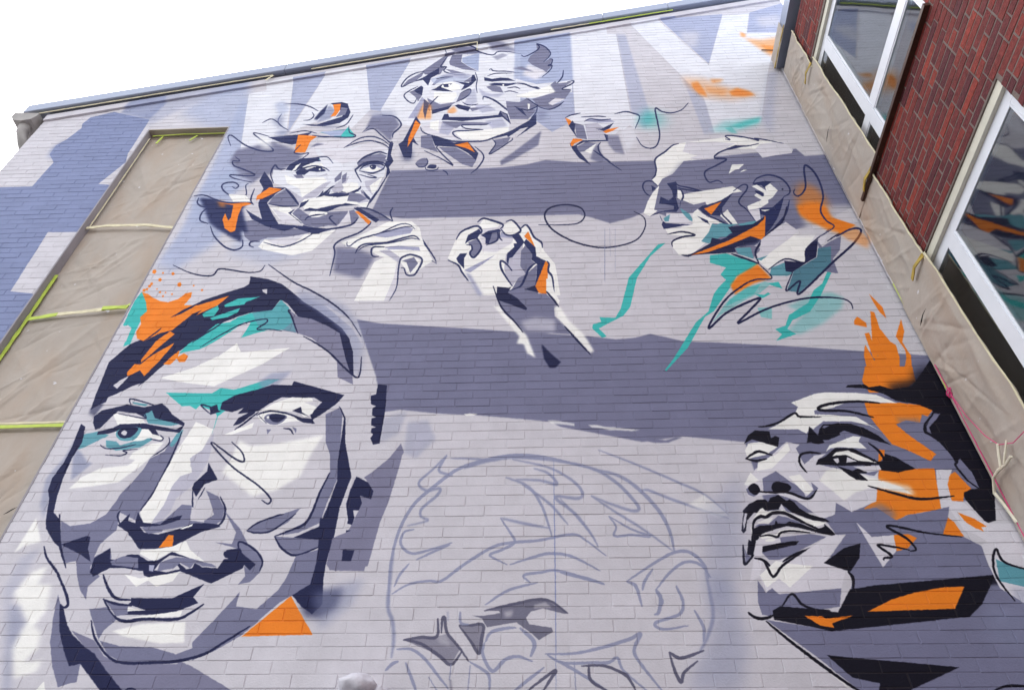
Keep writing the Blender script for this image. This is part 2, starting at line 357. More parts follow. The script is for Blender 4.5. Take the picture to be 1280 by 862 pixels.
MURAL = """
# ---- ground coats, letters and bands
@ 0 0 1
B p : 0 234 40 233 67 203 62 193 70 182 84 174 102 160 103 155 113 147 143 140 187 150 160 192 157 203 138 218 123 230 138 231 110 300 0 460 -120 640 -120 234
B p : -41.7 252.5 126.5 247.1 -408.0 1011.8 -731.9 1009.9
B p~4%80 : 60 195 66 184 80 176 74 200
L p : 60 290 97 290 42 367 13 364
B p~3%70 : 150 142 165 128 190 120 210 118 207 130 186 150
B p~5%35 : 150 150 190 140 230 100 300 88 310 110 240 130 190 155
B2 p~9%80 : 196 330 225 290 262 215 305 120 312 130 300 210 275 300 215 340
B2 p~9%70 : 225 140 300 100 315 100 300 170 260 160
W2 p : 311 118 333 113 333 105 367 99 358 165 335 200 300 190
K p : 367 99 408 92 360 165
W2 p : 408 92 458 84 463 137 440 160 400 150 362 165
K p : 458 84 514 75 476 139 463 137
W2 p : 514 75 599 60 643 54 646 100 610 150 560 165 480 152 476 137
K p : 643 54 712 43 719 150 690 165 640 130
W2 p : 712 43 758 36 759 43 770 43 788 142 719 144
K p~4%70 : 771 43 782 44 815 150 805 160 790 142
W2 p : 788 30.5 822 25 886 82 903 20 936 17 933 41 970 41 960 90 951 153 918 164 893 166 880 123 850 93
K p : 824 24 886 80 903 18
K p : 937 16 985 2 992 40 934 41
K p~3%60 : 853 97 880 123 893 166 880 168 862 120
K p~3%60 : 952 150 962 90 970 90 965 170
L p~5%70 : 850 40 875 40 870 60 855 58
L p~5%70 : 945 22 975 18 975 33 950 34
O p~6%30 : 852 96 880 98 905 108 950 118 915 126 880 122 860 110
O p~3%75 : 864 104 872 102 880 112 884 121 874 118 866 110
O p~2.5%60 : 888 99 905 99 900 103 890 104
O p~2.5%85 : 911 115 921 110 936 114 944 119 930 121 915 120
O p~4%45 : 880 108 912 112 905 120 884 116
O p~2%60 : 925 40 933 43 931 47 926 46
O p~4%50 : 930 48 950 50 978 46 982 66 962 70 945 58
O p~2.5%60 : 950 56 968 58 978 52 980 66 962 66
T p~5%40 : 888 164 905 152 950 148 948 156 915 165
T p~2.5%70 : 912 158 935 150 952 146 948 153 925 160
T p~1.5%50 : 906 160 914 158 922 167 914 166
M p~1 : 463 267 489 213 593 211 630 209 656 206 682 200 726 203 816 201 905 195 995 186 1006 195 1036 193 1068 258 1000 290 960 310 900 300 820 265 808 264 790 272 763 279 740 272 723 268 640 270 503 273
L p~6%80 : 1000 258 1066 256 1085 290 1010 300
M p~.8 : 446 399 476 404 560 409 640 414 735 420 770 424 793 422 813 417 853 426 980 432 1083 439 1160 444 1250 620 1100 640 960 640 931 552 853 545 803 552 760 544 700 533 690 527 660 524 600 519 540 516 500 512 478 515 470 470
W p%90 : 580 517 588 516.2 597 517 592 519 583 519.5
W p~.5%80 : 735 531 745 531 758 533.5 768 534 782 535.5 800 537 790 538.5 770 537 762 537.5 752 535 740 534
W p~.5%70 : 684 525 694 525 706 527 718 529 718 532 704 530.5 690 529
# ---- big face at lower left
M p~1 : 800 549 815 548 832 550 845 546 853 546 835 553 818 553
@ 40 330 4
S p~6%55 : 1330 120 1460 165 1560 205 1640 300 1660 400 1640 540 1610 560 1560 420 1480 330 1330 290
N p : 292 728 318 655 385 488 432 450 490 400 560 370 640 345 700 300 760 235 850 182 960 145 1060 115 1085 100 1095 62 1180 75 1240 100 1300 140 1340 175 1290 190 1240 180 1200 230 1100 240 1030 262 960 290 900 320 860 350 780 405 730 440 640 520 560 590 500 610 420 650 380 665 370 690 330 705
N p~3%60 : 292 720 340 690 360 700 310 760 285 745
@ 240 330 4
M2 p : 440 180 480 225 530 262 600 275 680 310 738 345 750 400 770 480 800 545 806 602 728 565 725 490 690 450 600 370 530 345 450 330
N p : 290 62 380 75 450 100 520 155 560 190 620 225 690 275 750 320 785 370 805 440 808 555 790 540 770 480 750 400 738 345 680 310 600 275 530 262 480 200 440 175 390 235 300 240
S p~3%50 : 520 155 640 200 720 255 780 330 770 360 700 290 620 230 540 190
L p : 350 128 376 125 375 150 355 140
T p : -65 445 -20 400 60 350 120 300 190 290 230 265 300 242 400 230 445 178 485 218 500 290 455 328 375 330 320 345 245 368 275 325 293 292 262 290 190 340 100 395 40 425
T2 p%70 : 300 242 400 230 445 178 485 218 520 340 455 328 340 330
T p : 230 172 320 165 345 160 270 190 262 202 165 215 160 205
T p : 50 250 130 205 135 225 110 260 60 265
T p : 90 270 240 220 230 240 180 265 100 280
N l1.5 : 0 392 60 352 120 315 160 285
@ 40 330 4
T p : 455 305 515 180 550 138 575 180 575 240 540 290 520 330 490 400 455 412 490 330
L p : 400 410 445 312 480 305 498 320 470 385 420 440
N p~4%65 : 540 370 740 315 770 380 700 440 600 500 560 440
O p : 550 140 580 150 600 165 640 185 680 190 730 175 770 145 800 140 795 165 760 205 830 205 985 158 930 205 800 265 740 300 700 330 640 345 560 385 525 372 520 340 545 300 540 265 575 235 570 190
O p : 545 478 620 385 690 335 716 350 640 420 560 480 545 490
O p : 475 560 475 540 512 500 540 500 600 455 712 393 705 405 640 480 560 560 540 530 500 550
O p : 655 500 700 460 738 430 730 465 690 502
O p : 722 468 760 446 782 460 765 487 735 490
O d : 612 38 11 655 45 5 705 48 8 640 78 9 737 102 11 598 98 8 588 110 8 575 125 7 640 140 6 700 150 5 668 142 4 850 130 6 808 107 5 625 125 4 560 130 8 655 160 5
L d : 540 205 0
N p : 690 268 760 225 850 185 800 218 745 248
N p : 740 300 800 250 850 230 780 290
N p : 545 392 650 315 640 330 590 368
N p : 530 510 640 410 716 348 735 355 660 415 570 478
L p : 405 607 440 580 485 558 455 592 425 622
N l1.6 : 530 608 580 570 640 505 690 450 760 412
N l1.5 : 840 415 950 350 1050 300 1160 275 1175 290 1125 325 1190 326 1250 333
N l1.8 : 705 5 780 40 850 58 905 55 935 25 1000 30 1080 42 1140 35 1165 5
W p : 640 570 800 520 940 455 1025 395 1045 440 1290 418 1150 500 910 610 780 595
T p : 670 642 900 645 945 618 1010 628 1180 575 1240 575 1180 605 1060 660 930 760 898 855 925 760 915 735 870 720 840 705 820 725 790 708 750 710
@ 240 330 4
S p~3%60 : 330 590 400 545 500 535 430 600 350 620
N l2 : 380 0 500 85 600 135 700 195 780 265 845 362
N l2 : 495 232 482 232 500 265 515 310 530 348
N l2.2 : 555 360 620 395 690 445 760 515 820 565 840 545 848 460
L p%60 : 660 200 790 275 845 365 850 400 800 320 700 235
N p : 140 725 150 690 215 655 330 625 400 602 500 605 510 585 620 615 762 655 720 700 640 755 600 778 590 750 650 690 610 665 540 670 450 665 400 690 330 735 290 742 228 748 260 715 300 700 200 740
N p : 92 752 88 715 125 700 132 730 150 735
N l1.8 : 95 752 45 705 75 708 105 718
W p : 340 735 420 690 500 665 600 668 605 685 560 690 622 712 600 748 560 765 540 740 500 735 420 735
N p : 500 732 545 712 550 740 585 760
N p : 205 808 230 770 330 718 312 748 285 765 240 798
N l2 : 212 828 260 795 335 738
W c : 330 762 370 742 440 740 500 760 560 780 480 788 420 802 372 796
M c : 360 770 380 750 430 748 475 760 450 790 410 802 375 792
N c : 385 762 400 749 440 749 468 760 440 786 405 786
W d : 380 765 7
N l2.2 : 322 755 360 740 400 734 470 745 530 765 610 795
N p : 500 755 530 765 600 772 615 797 560 792 530 778
N l1.8 : 335 758 372 795
W p : 160 852 310 790 300 818 200 852
N l2 : 455 820 490 825 507 850
M p : 372 825 395 825 378 850
M p : 500 812 522 820 520 845
@ 40 490 4
T2 p : 255 210 330 195 385 215 260 275 222 288 240 240
T2 p : 370 240 420 245 440 265 590 222 605 235 540 275 420 292 370 272
M p : 690 250 752 192 738 250 650 440 575 412 620 340 660 300
T2 p : 688 265 720 210 757 183 748 215 700 275
N p : 305 150 310 120 350 90 440 70 475 60 560 75 650 55 680 80 700 110 764 155 760 168 690 150 570 130 520 105 430 95 400 120 340 180 315 187
T2 p : 500 48 580 60 565 70 510 58
T2 p : 560 112 600 90 615 130 740 160 690 168 580 155
N l1.6 : 495 62 488 42 502 34 580 55 670 85
W p : 405 112 420 105 550 130 570 158 430 165
N l1.5 : 430 106 555 130 570 124 558 95
W c : 415 195 480 170 560 172 620 200 652 237 590 228 540 242 450 238
N p : 405 178 440 160 560 155 600 163 720 185 762 163 738 202 690 197 600 185 480 178 380 207 325 212 330 195
T2 c : 420 200 450 180 530 175 547 190 510 237 450 242 425 225
N c : 428 200 455 178 528 178 510 212 470 230 440 224
L c : 445 205 460 190 475 200 465 216
N p : 575 173 612 180 638 217 600 207
N l1.6 : 590 232 640 242 656 230 640 213
N l1.5 : 340 262 370 280 440 278 520 260
N l1.5 : 365 312 440 316 475 302 456 291 530 284
N l1.5 : 580 330 650 290 686 252 684 222
W p~1 : 183 482 245 425 340 380 480 365 515 338 482 330 505 300 600 255 660 250 600 320 540 370 430 450 300 470
S p~2%70 : 195 440 205 330 224 285 245 300 275 345 300 355 250 398
M p : 590 330 560 380 500 450 440 510 420 545 370 610 290 655 190 668 146 640 140 792 170 772 285 862 390 862 420 700 430 650 440 600 520 640 540 590 620 480 690 330 705 275
N l2.2 : 750 195 700 320 640 440 600 510 540 592
S p~5%60 : 245 180 160 330 70 430 40 560 60 640 90 520 140 420 230 280
N p : 245 158 267 172 250 250 200 330 155 430 125 520 108 600 142 640 135 772 110 750 70 680 68 650 85 530 80 490 100 430 160 350 200 270
W p : 640 440 720 300 760 240 820 148 908 185 850 290 800 320 790 370 832 400 760 470 720 520 680 590 600 652 555 652 540 600 600 520
D p : 850 290 912 198 905 250 880 345 810 460 720 530 690 600 640 652 596 652 660 560 700 470 740 420 800 400 790 330
N p : 882 350 928 435 860 460 820 522 800 480 810 455 875 395
N l2 : 803 485 808 572 865 475
M p : 660 640 750 560 800 565 790 640 862 650 700 682 600 692 550 670
L p : 808 560 868 492 890 540 892 600 820 632 803 620
M p : 870 490 932 520 962 580 950 642 900 672 860 652 862 640 910 612 890 540
N l2.6 : 940 520 966 580 955 640 922 677
N p : 428 665 490 605 480 640 515 655 530 598 556 650 640 660 680 630 752 614 740 635 670 660 620 670 540 672 560 700 630 710 740 680 800 655 865 653 930 660 942 673 850 695 700 772 620 782 530 782 490 740 480 700
M p : 545 675 660 664 650 697 580 707
W p : 738 682 806 657 800 669 755 684
O p : 633 777 682 712 708 714 704 770
N l2 : 440 662 428 620 440 590
W p : 545 790 620 785 700 772 770 742 790 785 880 862 760 803 690 797 600 842 540 802
M p : 960 588 1040 680 1082 762 1030 782 912 748 1000 757 1020 700
N l2 : 912 252 900 262 1000 370 1130 465 1192 530 1180 557 1148 538
N l2 : 905 250 950 285 1020 335 1060 345 1050 300 998 248
@ 240 490 4
W p~3 : 150 400 200 320 235 238 290 268 420 257 660 213 600 300 540 420 420 490 300 520 200 440
N l2 : 112 252 100 262 200 370 330 465 392 530 380 557 348 538
N l2 : 105 250 150 285 220 335 260 345 250 300 198 248
M p : 270 690 330 652 420 618 545 576 480 650 380 705 300 702
N l2 : 272 690 330 651 420 618 460 608
N l2 : 272 692 320 702 400 690 520 606
M p : 668 110 735 78 752 110 742 260 727 340 727 430 672 560 640 652 530 702 412 718 490 690 580 640 625 540 660 460 690 400 690 310 668 250
N p : 733 68 746 80 768 130 766 250 797 420 738 580 718 680 697 780 642 862 624 862 640 740 560 745 503 728 635 670 690 540 726 440 728 340 742 260 760 130
N l2.8 : 690 400 640 500 600 600 560 660 490 690 412 720
M p : 412 720 640 735 640 772 520 815 450 780
N l2.8 : 412 720 450 780 520 815 640 770
M2 p : 1050 315 1040 360 985 540 940 650 878 870 676 870 700 790 745 770 770 740 780 690 800 660 815 625 835 590 850 550 842 515 895 535 908 495 880 450 860 425 905 395 985 330 1045 255 1060 300
S p~3%40 : 1060 305 1078 150 1180 140 1218 235 1120 330
S p~4%35 : 955 130 1075 95 1035 205 940 255
N p : 930 -40 975 -35 965 100 938 255 905 262 892 230 905 210 895 200 897 180 920 175 895 165 898 130 920 125 900 115 902 80 920 70 895 60 893 18 920 10
N p : 822 420 880 450 908 495 895 535 840 515 850 550 835 590 805 590 812 625 800 662 773 655 780 640 770 560 790 490
N p : 770 688 800 690 790 735 765 747
N p : 755 785 812 788 795 842 748 842
L p : 795 430 822 418 790 490 770 560 778 650 760 745 720 775 738 580
@ 240 647 4
M p : 520 190 632 158 622 230 592 330 500 388 440 420 240 590 100 662 0 712 0 620 110 510 240 368 213 450 320 456 430 360 470 300
N p : 640 0 722 0 700 110 672 220 657 300 652 430 600 480 545 440 500 385 590 330 620 230 630 150
N p~7%75 : 540 380 760 350 720 450 640 500 560 490
S p~9%50 : 600 380 860 300 800 430 640 560
M2 p : 702 100 940 0 860 265 690 262 672 230
N p : 755 157 812 160 795 214 748 214
O p : 248 592 495 390 603 582
N l2.4 : -20 702 80 665 180 612 250 562 292 532
M p : 235 120 300 150 350 210 340 270 290 320 230 332 265 290 260 240 290 260 310 235 230 170
N l2.6 : 232 168 238 118 310 155 352 215 338 265
M2 p : -60 715 0 742 215 870 -260 870
@ 0 647 4
L p : -60 300 60 120 180 -40 215 100 210 200 280 330 300 430 250 640 260 740 300 870 -60 870
W p~2 : 70 175 180 0 205 118 120 140
S p~5%30 : 20 360 100 200 205 142 120 300 50 420 120 520 60 640 60 870 10 870 20 560
W p~3 : 70 375 160 270 242 238 190 330 255 335 232 460 170 540 205 570 190 650 120 720 210 710 180 770 70 800 60 640 130 520
W p : 175 862 220 815 225 862
S p~3%40 : 55 430 100 440 130 520 60 660 40 860 25 860
M p : 250 620 265 500 290 380 302 430 298 560 345 740 402 725 382 820 340 827 290 846 260 740
M2 p : 355 560 470 610 520 690 600 730 900 728 940 732 1135 870 610 870 530 760 470 675 420 640
N p : 298 428 318 455 335 530 360 580 420 640 470 675 530 760 618 870 506 870 440 780 400 728 345 740 318 660 296 560
N l3.4 : 220 140 235 200 290 280 330 380 340 430 320 447 300 430
L p : 330 225 380 212 385 290 400 360 425 410 360 420 340 380 300 290
M p : 310 130 480 30 592 30 560 90 470 170 470 200 450 250 500 290 440 340 430 408 400 360 385 290 380 215 330 225 310 200
N p : 305 132 430 90 453 95 440 150 452 218 400 180
N l3 : 298 -20 300 130 330 250
L p : 470 195 500 130 600 45 660 100 700 165 620 185 560 205 550 150
N p : 450 270 470 200 552 150 550 205 590 210 640 183 690 183 740 215 790 210 860 168 952 202 890 190 850 185 800 220 770 260 830 270 900 255 880 225 890 221 930 255 960 250 975 223 1010 245 1090 250 1120 205 1142 205 1118 175 1135 158 1200 150 1215 180 1278 230 1250 262 1220 235 1215 250 1055 327 900 265 760 302 720 287 715 265 620 250 550 250 520 265 465 292
M p : 552 215 620 190 692 200 690 250 560 235
M p : 800 220 880 195 950 200 1060 230 1085 245 1010 240 975 221 950 250 900 223 870 250 785 266
G p : 745 235 772 235 765 266 745 264
N l2 : 1150 165 1125 170 1125 190 1145 195 1155 175
W p : 705 165 880 140 910 130 960 170 1020 215 950 200 860 166 770 215 700 180
W p : 620 280 700 300 760 292 900 268 865 315 780 342 740 312 680 342
N p : 655 398 860 400 1022 328 965 395 992 425 900 460 830 482 608 484 630 465 730 460 640 430 655 420
N l3.6 : 515 280 540 350 580 400 660 410
M p : 525 410 600 430 640 440 640 480 580 490
N l3.6 : 516 400 560 480 620 515 720 505 880 505 950 475 1020 430
N l3 : 520 408 580 428 660 438
W p : 638 446 728 460 636 466
W p : 630 500 912 463 900 492 700 498
M p : 445 455 530 445 580 510 520 560 490 610 600 640 760 645 880 680 960 650 1100 520 1198 372 1180 440 1290 455 1290 520 1200 590 1060 670 880 722 620 727 540 682 490 600
W p~1 : 560 565 700 530 928 518 920 622 800 627 620 592
N l3.6 : 455 510 475 600 540 690 610 722 740 722 880 715 1020 680 1120 620 1250 540
N l2 : 620 862 650 850 680 858
# ---- face at lower right
@ 853 287 3
O p : 700 240 730 270 750 290 765 332 740 310 715 270
O p : 643 342 655 325 690 350 692 365 645 355
O p : 705 305 720 310 740 370 780 420 800 430 815 480 815 545 830 535 840 480 835 450 800 400 820 335 832 380 825 420 842 450 857 470 863 540 872 572 835 590 800 610 700 610 675 560 690 510 680 470 685 430 720 490 735 470 715 480
O p : 683 390 700 385 725 455 738 495 715 480
@ 920 450 4
O p : 645 30 880 30 890 70 900 105 840 150 720 142 640 122 630 100 640 60
K2 p : 548 135 560 124 640 120 665 135 720 127 780 145 880 130 930 60 970 0 1020 60 1080 180 1200 400 1290 620 1300 800 1260 812 1240 800 1150 700 1130 665 1150 645 1218 640 1180 560 1120 490 1100 512 1035 420 960 362 943 340 970 290 985 255 900 220 800 202 740 168 640 140
K2 p~7%80 : 760 120 900 95 970 60 980 200 850 205 780 175
K2 p~9%70 : 880 60 960 20 1000 120 900 160
L2 p : 1000 545 1080 545 1060 620 1080 700 1140 710 1230 800 1260 815 1440 815 1440 1100 1340 1000 1280 920 1200 870 1140 850 1060 730 1025 745 1005 640
O p : 640 207 700 215 820 212 920 225 982 250 960 280 930 270 920 312 850 300 800 320 860 370 1002 470 990 480 972 504 860 450 780 420 740 370 690 310 660 270
M p~5%60 : 800 290 920 290 930 330 850 350
O p : 715 545 992 540 1010 650 1027 747 930 760 850 775 800 802 700 790 640 740 700 700 705 640
M p : 500 710 580 757 700 735 800 800 860 772 930 762 1067 730 1047 870 500 870 440 790 495 770
M p~6%70 : 640 750 720 715 800 760 780 830 680 810
O p : 1070 570 1095 557 1178 642 1140 660 1137 705 1080 702 1058 620
O p : 1110 760 1190 790 1254 830 1225 835 1240 855 1200 840 1150 810
O p : 1060 798 1085 815 1140 890 1035 885
W p : 45 450 60 415 120 408 212 430 150 472 60 492
L2 p : 45 620 100 540 160 490 250 408 318 420 300 440 330 500 360 550 410 515 520 545 690 578 712 555 702 705 580 757 500 712 495 770 430 790 300 700 200 667 60 682
W p : 105 552 110 510 200 470 258 410 270 450 180 540
W p~1 : 415 600 450 550 500 540 690 590 820 630 890 672 690 632 600 660 540 702 480 650
W p~4%70 : 690 590 870 630 900 670 700 635
W p : 40 622 72 560 115 600 60 627
M p : 132 590 200 553 262 600 332 640 352 692 270 657 138 657
W p : 262 580 320 570 382 640 370 672 340 662
M p : 375 608 412 640 365 697 343 687 387 650
K2 c : 178 630 200 604 260 618 277 640 240 662 190 657
M p : 50 645 85 615 125 655 90 682 60 670
K2 c : 60 640 85 615 110 625 120 655 90 672
K2 l3 : 115 655 180 660 260 660 360 692 405 648
K2 p : 40 417 60 375 95 350 167 355 175 390 195 378 217 385 210 434 150 415 80 395
K2 l3 : 48 492 80 470 115 455 182 475
K2 l2.6 : 48 492 100 502 155 492
@ 960 480 7.98
W p : 228 185 460 95 560 80 880 85 1080 105 1290 188 1050 180 850 165 700 185 550 215 460 265 465 300 620 305 880 325 1010 400 1148 482 1020 412 830 370 550 370 450 450 420 430 385 492 300 450 200 450 0 447 100 400 260 300 300 225
W p : 500 250 560 215 760 190 640 235 560 255
K2 l3.4 : 1120 188 1000 176 850 172 680 185 540 215 500 245 560 262 750 265 900 290 1055 332
K2 l2.6 : -100 425 0 415 120 375 260 290 310 322 400 325 535 325
K2 p : 388 585 410 420 500 512 510 450 550 398 620 398 700 388 820 393 950 430 1100 510 1228 607 1080 562 830 482 760 462 715 482 722 505 600 557 545 557 562 580 500 597 430 577
M p : 540 430 560 410 610 412 560 440
W p : 578 672 610 610 850 515 922 523 905 570 985 642 700 627 620 640
L2 p : 360 800 460 710 580 690 500 750 480 800 430 862 390 862
K2 p : 478 802 500 750 570 720 670 633 850 638 950 690 1100 770 1150 760 1168 690 1280 730 1400 800 1470 840 1290 880 1130 855 1110 802 800 812 690 812 560 802
O p : 1108 650 1165 655 1160 720 1130 760 1100 770
W p : 640 715 680 672 800 660 900 700 1090 782 900 760 780 703 680 708
L2 p : 648 745 702 735 712 770 690 792
L2 p : 790 725 893 767 780 782
K2 l2.8 : 1000 583 1100 660 1150 730 1150 765
K2 l2.8 : 530 690 470 682 400 680 330 700 312 760 335 820 390 880
M p : 520 802 700 817 640 832
K2 p : 690 815 840 862 1080 760 1060 740 1000 862 980 890 860 885 760 865
L2 p : 850 820 1110 810 1130 850 1000 880
K2 p : 690 815 900 880 1000 960 880 950 800 900
@ 920 600 7.98
K2 p : 65 305 130 235 210 193 290 188 320 215 340 175 420 143 510 205 530 188 580 215 630 275 740 340 890 380 938 412 830 407 760 395 560 320 450 235 420 290 300 300 240 325 180 320 110 400 100 500 75 527 53 500 75 320
L2 p : 87 325 112 330 95 430 77 492 69 420
L2 p : 425 285 452 235 500 300
W p : 238 285 265 273 300 310 460 290 560 330 540 352 400 325 300 372 220 362 180 420 160 545 148 480 180 370
M p : 185 460 240 430 330 430 420 350 520 370 600 400 700 450 400 452
W p%80 : 210 420 300 385 370 370 330 430 240 432
K2 l4 : 165 520 180 410 240 360 300 365 370 325 480 325 600 380 720 440 830 492
W p : 560 335 760 400 830 405 900 420 880 440 800 460 700 420
K2 p : 148 605 168 480 240 450 380 440 400 398 420 430 500 430 530 408 640 430 800 490 880 462 882 433 992 535 970 552 820 522 620 470 500 457 380 490 260 530 210 600 170 752 108 742 125 590
M p : 420 570 740 530 905 560 730 650 560 740 440 790 330 790 256 720 270 650
W p : 228 562 300 523 400 540 430 500 560 478 742 510 722 532 600 512 480 522 420 567 260 582
L2 p : 200 600 260 585 440 575 450 620 270 655 262 720 250 800 170 760
K2 l2.8 : 235 560 330 545 410 562 450 520 550 505 740 520
W c : 288 600 330 580 392 580 380 606 310 612
K2 p : 263 660 400 630 560 605 630 605 600 640 420 682 263 717
K2 l3.4 : 70 640 80 800 95 830 150 770 178 740
M p : 85 680 110 740 150 760 100 820
L2 p : 345 862 400 800 480 780 600 720 760 665 900 560 1000 540 1075 555 1000 650 880 825 960 862
K2 l2.8 : 425 870 500 790 600 730 760 670
K2 l2.8 : 180 775 250 785 310 820 348 870
@ 920 647 4
M p : 540 95 600 20 640 -20 860 20 1060 -5 1140 95 1230 140 1290 292 1000 312 700 337 575 357 585 300 560 265 450 225
L2 p : 600 20 680 95 790 85 802 165 735 247
O p : 788 85 860 80 905 100 860 150 803 167
O p : 1060 -2 1090 20 1140 92 1035 82
L2 p : 68 322 90 200 130 210 118 290 150 372 215 377 527 350 547 265 440 225 540 95 480 90 350 160 220 230
W p : 118 285 200 213 250 225 385 240 270 347 215 300 155 347
K2 l3 : 90 200 140 215 185 292 230 240 300 190 350 160
M p : 108 310 150 372 180 350 215 380 527 350 520 442 400 462 180 492 130 482 110 420
M p : 150 508 480 560 1170 490 1290 285 1460 300 1460 880 640 880 400 690
S p~10%35 : 1250 420 1460 480 1460 700 1250 600
K2 p : 183 462 220 440 400 455 510 472 570 355 700 335 1000 310 1300 283 1230 430 1170 492 700 542 480 564 190 507
K2 p~3%90 : 1100 310 1360 285 1330 330 1150 340
K2 l3 : 230 440 280 378 330 430 400 457 470 462
K2 p : 438 225 540 150 622 125 617 200 572 267
K2 l3.6 : 560 265 585 300 587 355
K2 l3.6 : 60 470 100 498 150 500 200 480
K2 l1.5 : 62 480 110 505 150 503
W p%60 : 160 512 480 770 600 850 560 850 400 720
K2 l3.6 : 150 515 240 590 330 660 450 750 570 835 640 875
K2 p : 455 685 1118 745 1000 800 850 870 713 870 720 825 580 795
O p : 658 467 780 405 900 370 1040 345 1142 343 1095 453
O p : 343 488 430 490 450 502 587 487 480 527 492 549 420 537
K2 l2.8 : 1130 95 960 75 800 42 755 45 850 100 900 155 870 166
K2 l2.8 : 870 160 790 145 708 135 780 190 742 200 738 212
@ 853 574 3
L2 p : 1120 320 1280 220 1380 450 1380 600 1190 480 1150 400
T2 p : 1175 372 1240 402 1340 420 1340 490 1190 455
S p~6%40 : 1230 480 1340 480 1340 560 1260 540
K2 l3 : 1248 532 1180 440 1165 380 1177 335 1210 385 1340 425
K2 l3 : 1165 868 1220 848 1340 850
K2 l3 : 695 98 780 122 870 145 930 146 1020 136
@ 1120 480 7.98
M p : 368 290 442 290 410 340 330 430 360 510 310 470 305 420 340 340
K2 l3 : 430 290 380 280 350 320 290 400 290 470 340 500 430 560 470 600 560 700 610 770 590 800 640 870 720 960 830 1040
# ---- face in profile at upper right
@ 800 160 6.4
W p : 122 250 240 150 300 125 370 115 680 75 700 60 850 80 950 100 1100 105 1180 138 1222 175 1212 202 1090 217 980 237 920 170 800 170 700 150 620 200 600 245 460 255 350 265 260 370 180 405 140 467 95 410 130 380
L2 p : 370 115 600 110 760 125 680 160 600 205 590 245 460 255 400 240 460 222 342 190
L2 p : 960 130 1100 110 1180 138 1222 175 1212 202 1090 217 980 237 920 170
M p~6 : 200 420 270 370 330 290 480 275 560 330 520 480 280 480
K2 d : 0 0 0
N l2.4 : 95 410 120 380 130 330 122 250 200 190 260 140 310 125
N l2.2 : 680 90 720 95 682 66 740 62 840 75 950 100 915 84 1000 95 1150 125
N l2.6 : 950 125 860 145 780 150 700 170 620 205 600 240 692 250 610 300 518 355 550 432 620 420 662 442
N p : 640 190 760 138 872 142 780 162 700 177
M p : 150 470 195 408 272 425 262 600 285 662 108 662 120 610
M p : 90 460 125 478 140 470 60 590 100 520
N l2.2 : 145 465 90 425 40 430 22 470 45 520 80 545
N p : 90 458 130 482 98 508
W p : 148 465 152 470 125 600 113 655 142 660 80 704 28 682 60 590 100 520
N p : 215 443 287 428 300 500 287 560 312 642 292 672 180 672 78 707 120 680 190 663 270 652 272 625 190 607 152 605 165 548 230 580 265 550 255 500
N l2.4 : 280 428 310 460 400 480 497 511 360 492 288 470
W p : 300 495 325 500 345 545 330 580 300 560
W p : 495 505 740 466 818 507 740 520 640 585 560 627 530 610 525 593 430 613 340 577 345 530 400 520
N l2.6 : 300 488 330 500 346 545 330 590 320 642
M p : 330 580 430 613 525 590 530 640 430 642 350 662 318 642
L2 p : 210 680 420 680 475 760 390 772 210 752
T2 p : 320 640 400 690 432 752 390 735 340 682
W p : 420 680 460 648 510 690 560 720 722 777 640 700 700 652 783 767 700 772 580 762 545 870 440 870 330 795 420 770
N p : 468 645 500 620 540 613 650 578 747 518 700 580 655 640 640 702 570 697 520 692
O p : 513 645 652 588 570 692
N l2.6 : 655 630 660 690 735 772 700 772 590 720 530 690
N p : 458 703 540 740 557 772 500 742
T2 p : 188 720 240 690 230 747 198 747
N p : 183 745 210 760 392 770 290 792 190 807 173 770
N l2.4 : 160 700 178 745
T2 p : 780 770 930 740 930 775 820 790
N l2.6 : 905 440 940 400 1030 375 1130 405 1190 470 1196 520 1148 552
N p : 898 442 1000 423 1105 435 1050 432 1012 460 1000 482 970 457 920 462
W p : 893 465 935 453 1010 502 1000 470 1040 443 1103 500 1060 557 1025 575 1027 600 960 642 870 657 857 625 972 575 913 540 930 523 992 547 990 520
N p : 918 500 960 503 992 530 980 547 930 522
N d : 1140 490 8
N l2.4 : 745 505 820 455 857 460 850 500 790 590 860 660 925 745
N l2.6 : 1196 575 1170 680 1110 760 1010 870
N p : 1152 548 1130 640 1100 720 1050 800 990 870 1010 700 960 690 953 640 1060 635 1120 580
L2 p : 868 660 955 650 967 740 937 757
W p : 965 655 1040 652 1000 668
W p : 735 293 832 290 790 330 760 335 710 367
W p : 797 357 830 333 862 335
T2 p : 560 800 640 760 700 770 790 765 700 795 742 830 690 870 550 870
N p : 688 795 930 765 1010 690 1010 870 690 870 742 830
O p : 790 870 880 820 1003 698 1000 870
@ 820 260 4.57
L2 p : 560 215 740 80 800 120 1000 100 960 200 700 330 600 330
W p : 55 120 210 108 300 140 280 200 220 252 190 272 130 267 88 215 100 180 180 160 70 152
N l2.2 : 62 150 150 135 222 155 150 165 95 190 93 222
N l2.4 : 145 268 190 271 260 240
T2 p : 258 190 300 140 320 90 420 110 442 140 380 160 300 202
N p : 188 272 310 200 320 168 370 180 442 150 410 108 540 100 620 48 600 150 590 182 450 227 460 252 300 262
N p~3%85 : 480 170 600 140 590 200 470 235
O p : 198 270 420 183 580 98 628 53 610 182 540 160 430 205 300 252
M2 p : 450 227 560 215 600 232 560 282 460 262
T2 p : 455 230 540 225 560 290 470 262
N l2.8 : 748 -10 720 80 650 140 590 210 568 260 590 322
N l2.6 : 430 260 500 285 592 320
T p : 308 270 400 258 580 320 540 350 460 390 440 430 330 590 280 620 180 800 120 862 60 930 50 925 100 860 180 730 230 650 300 590 330 490 360 450 400 410 368 380 400 340 308 312
O p~2 : 470 385 580 320 658 400 560 430 450 492 425 440
T p%45 : 320 655 400 540 500 470 620 420 660 430 600 480 520 520 380 602
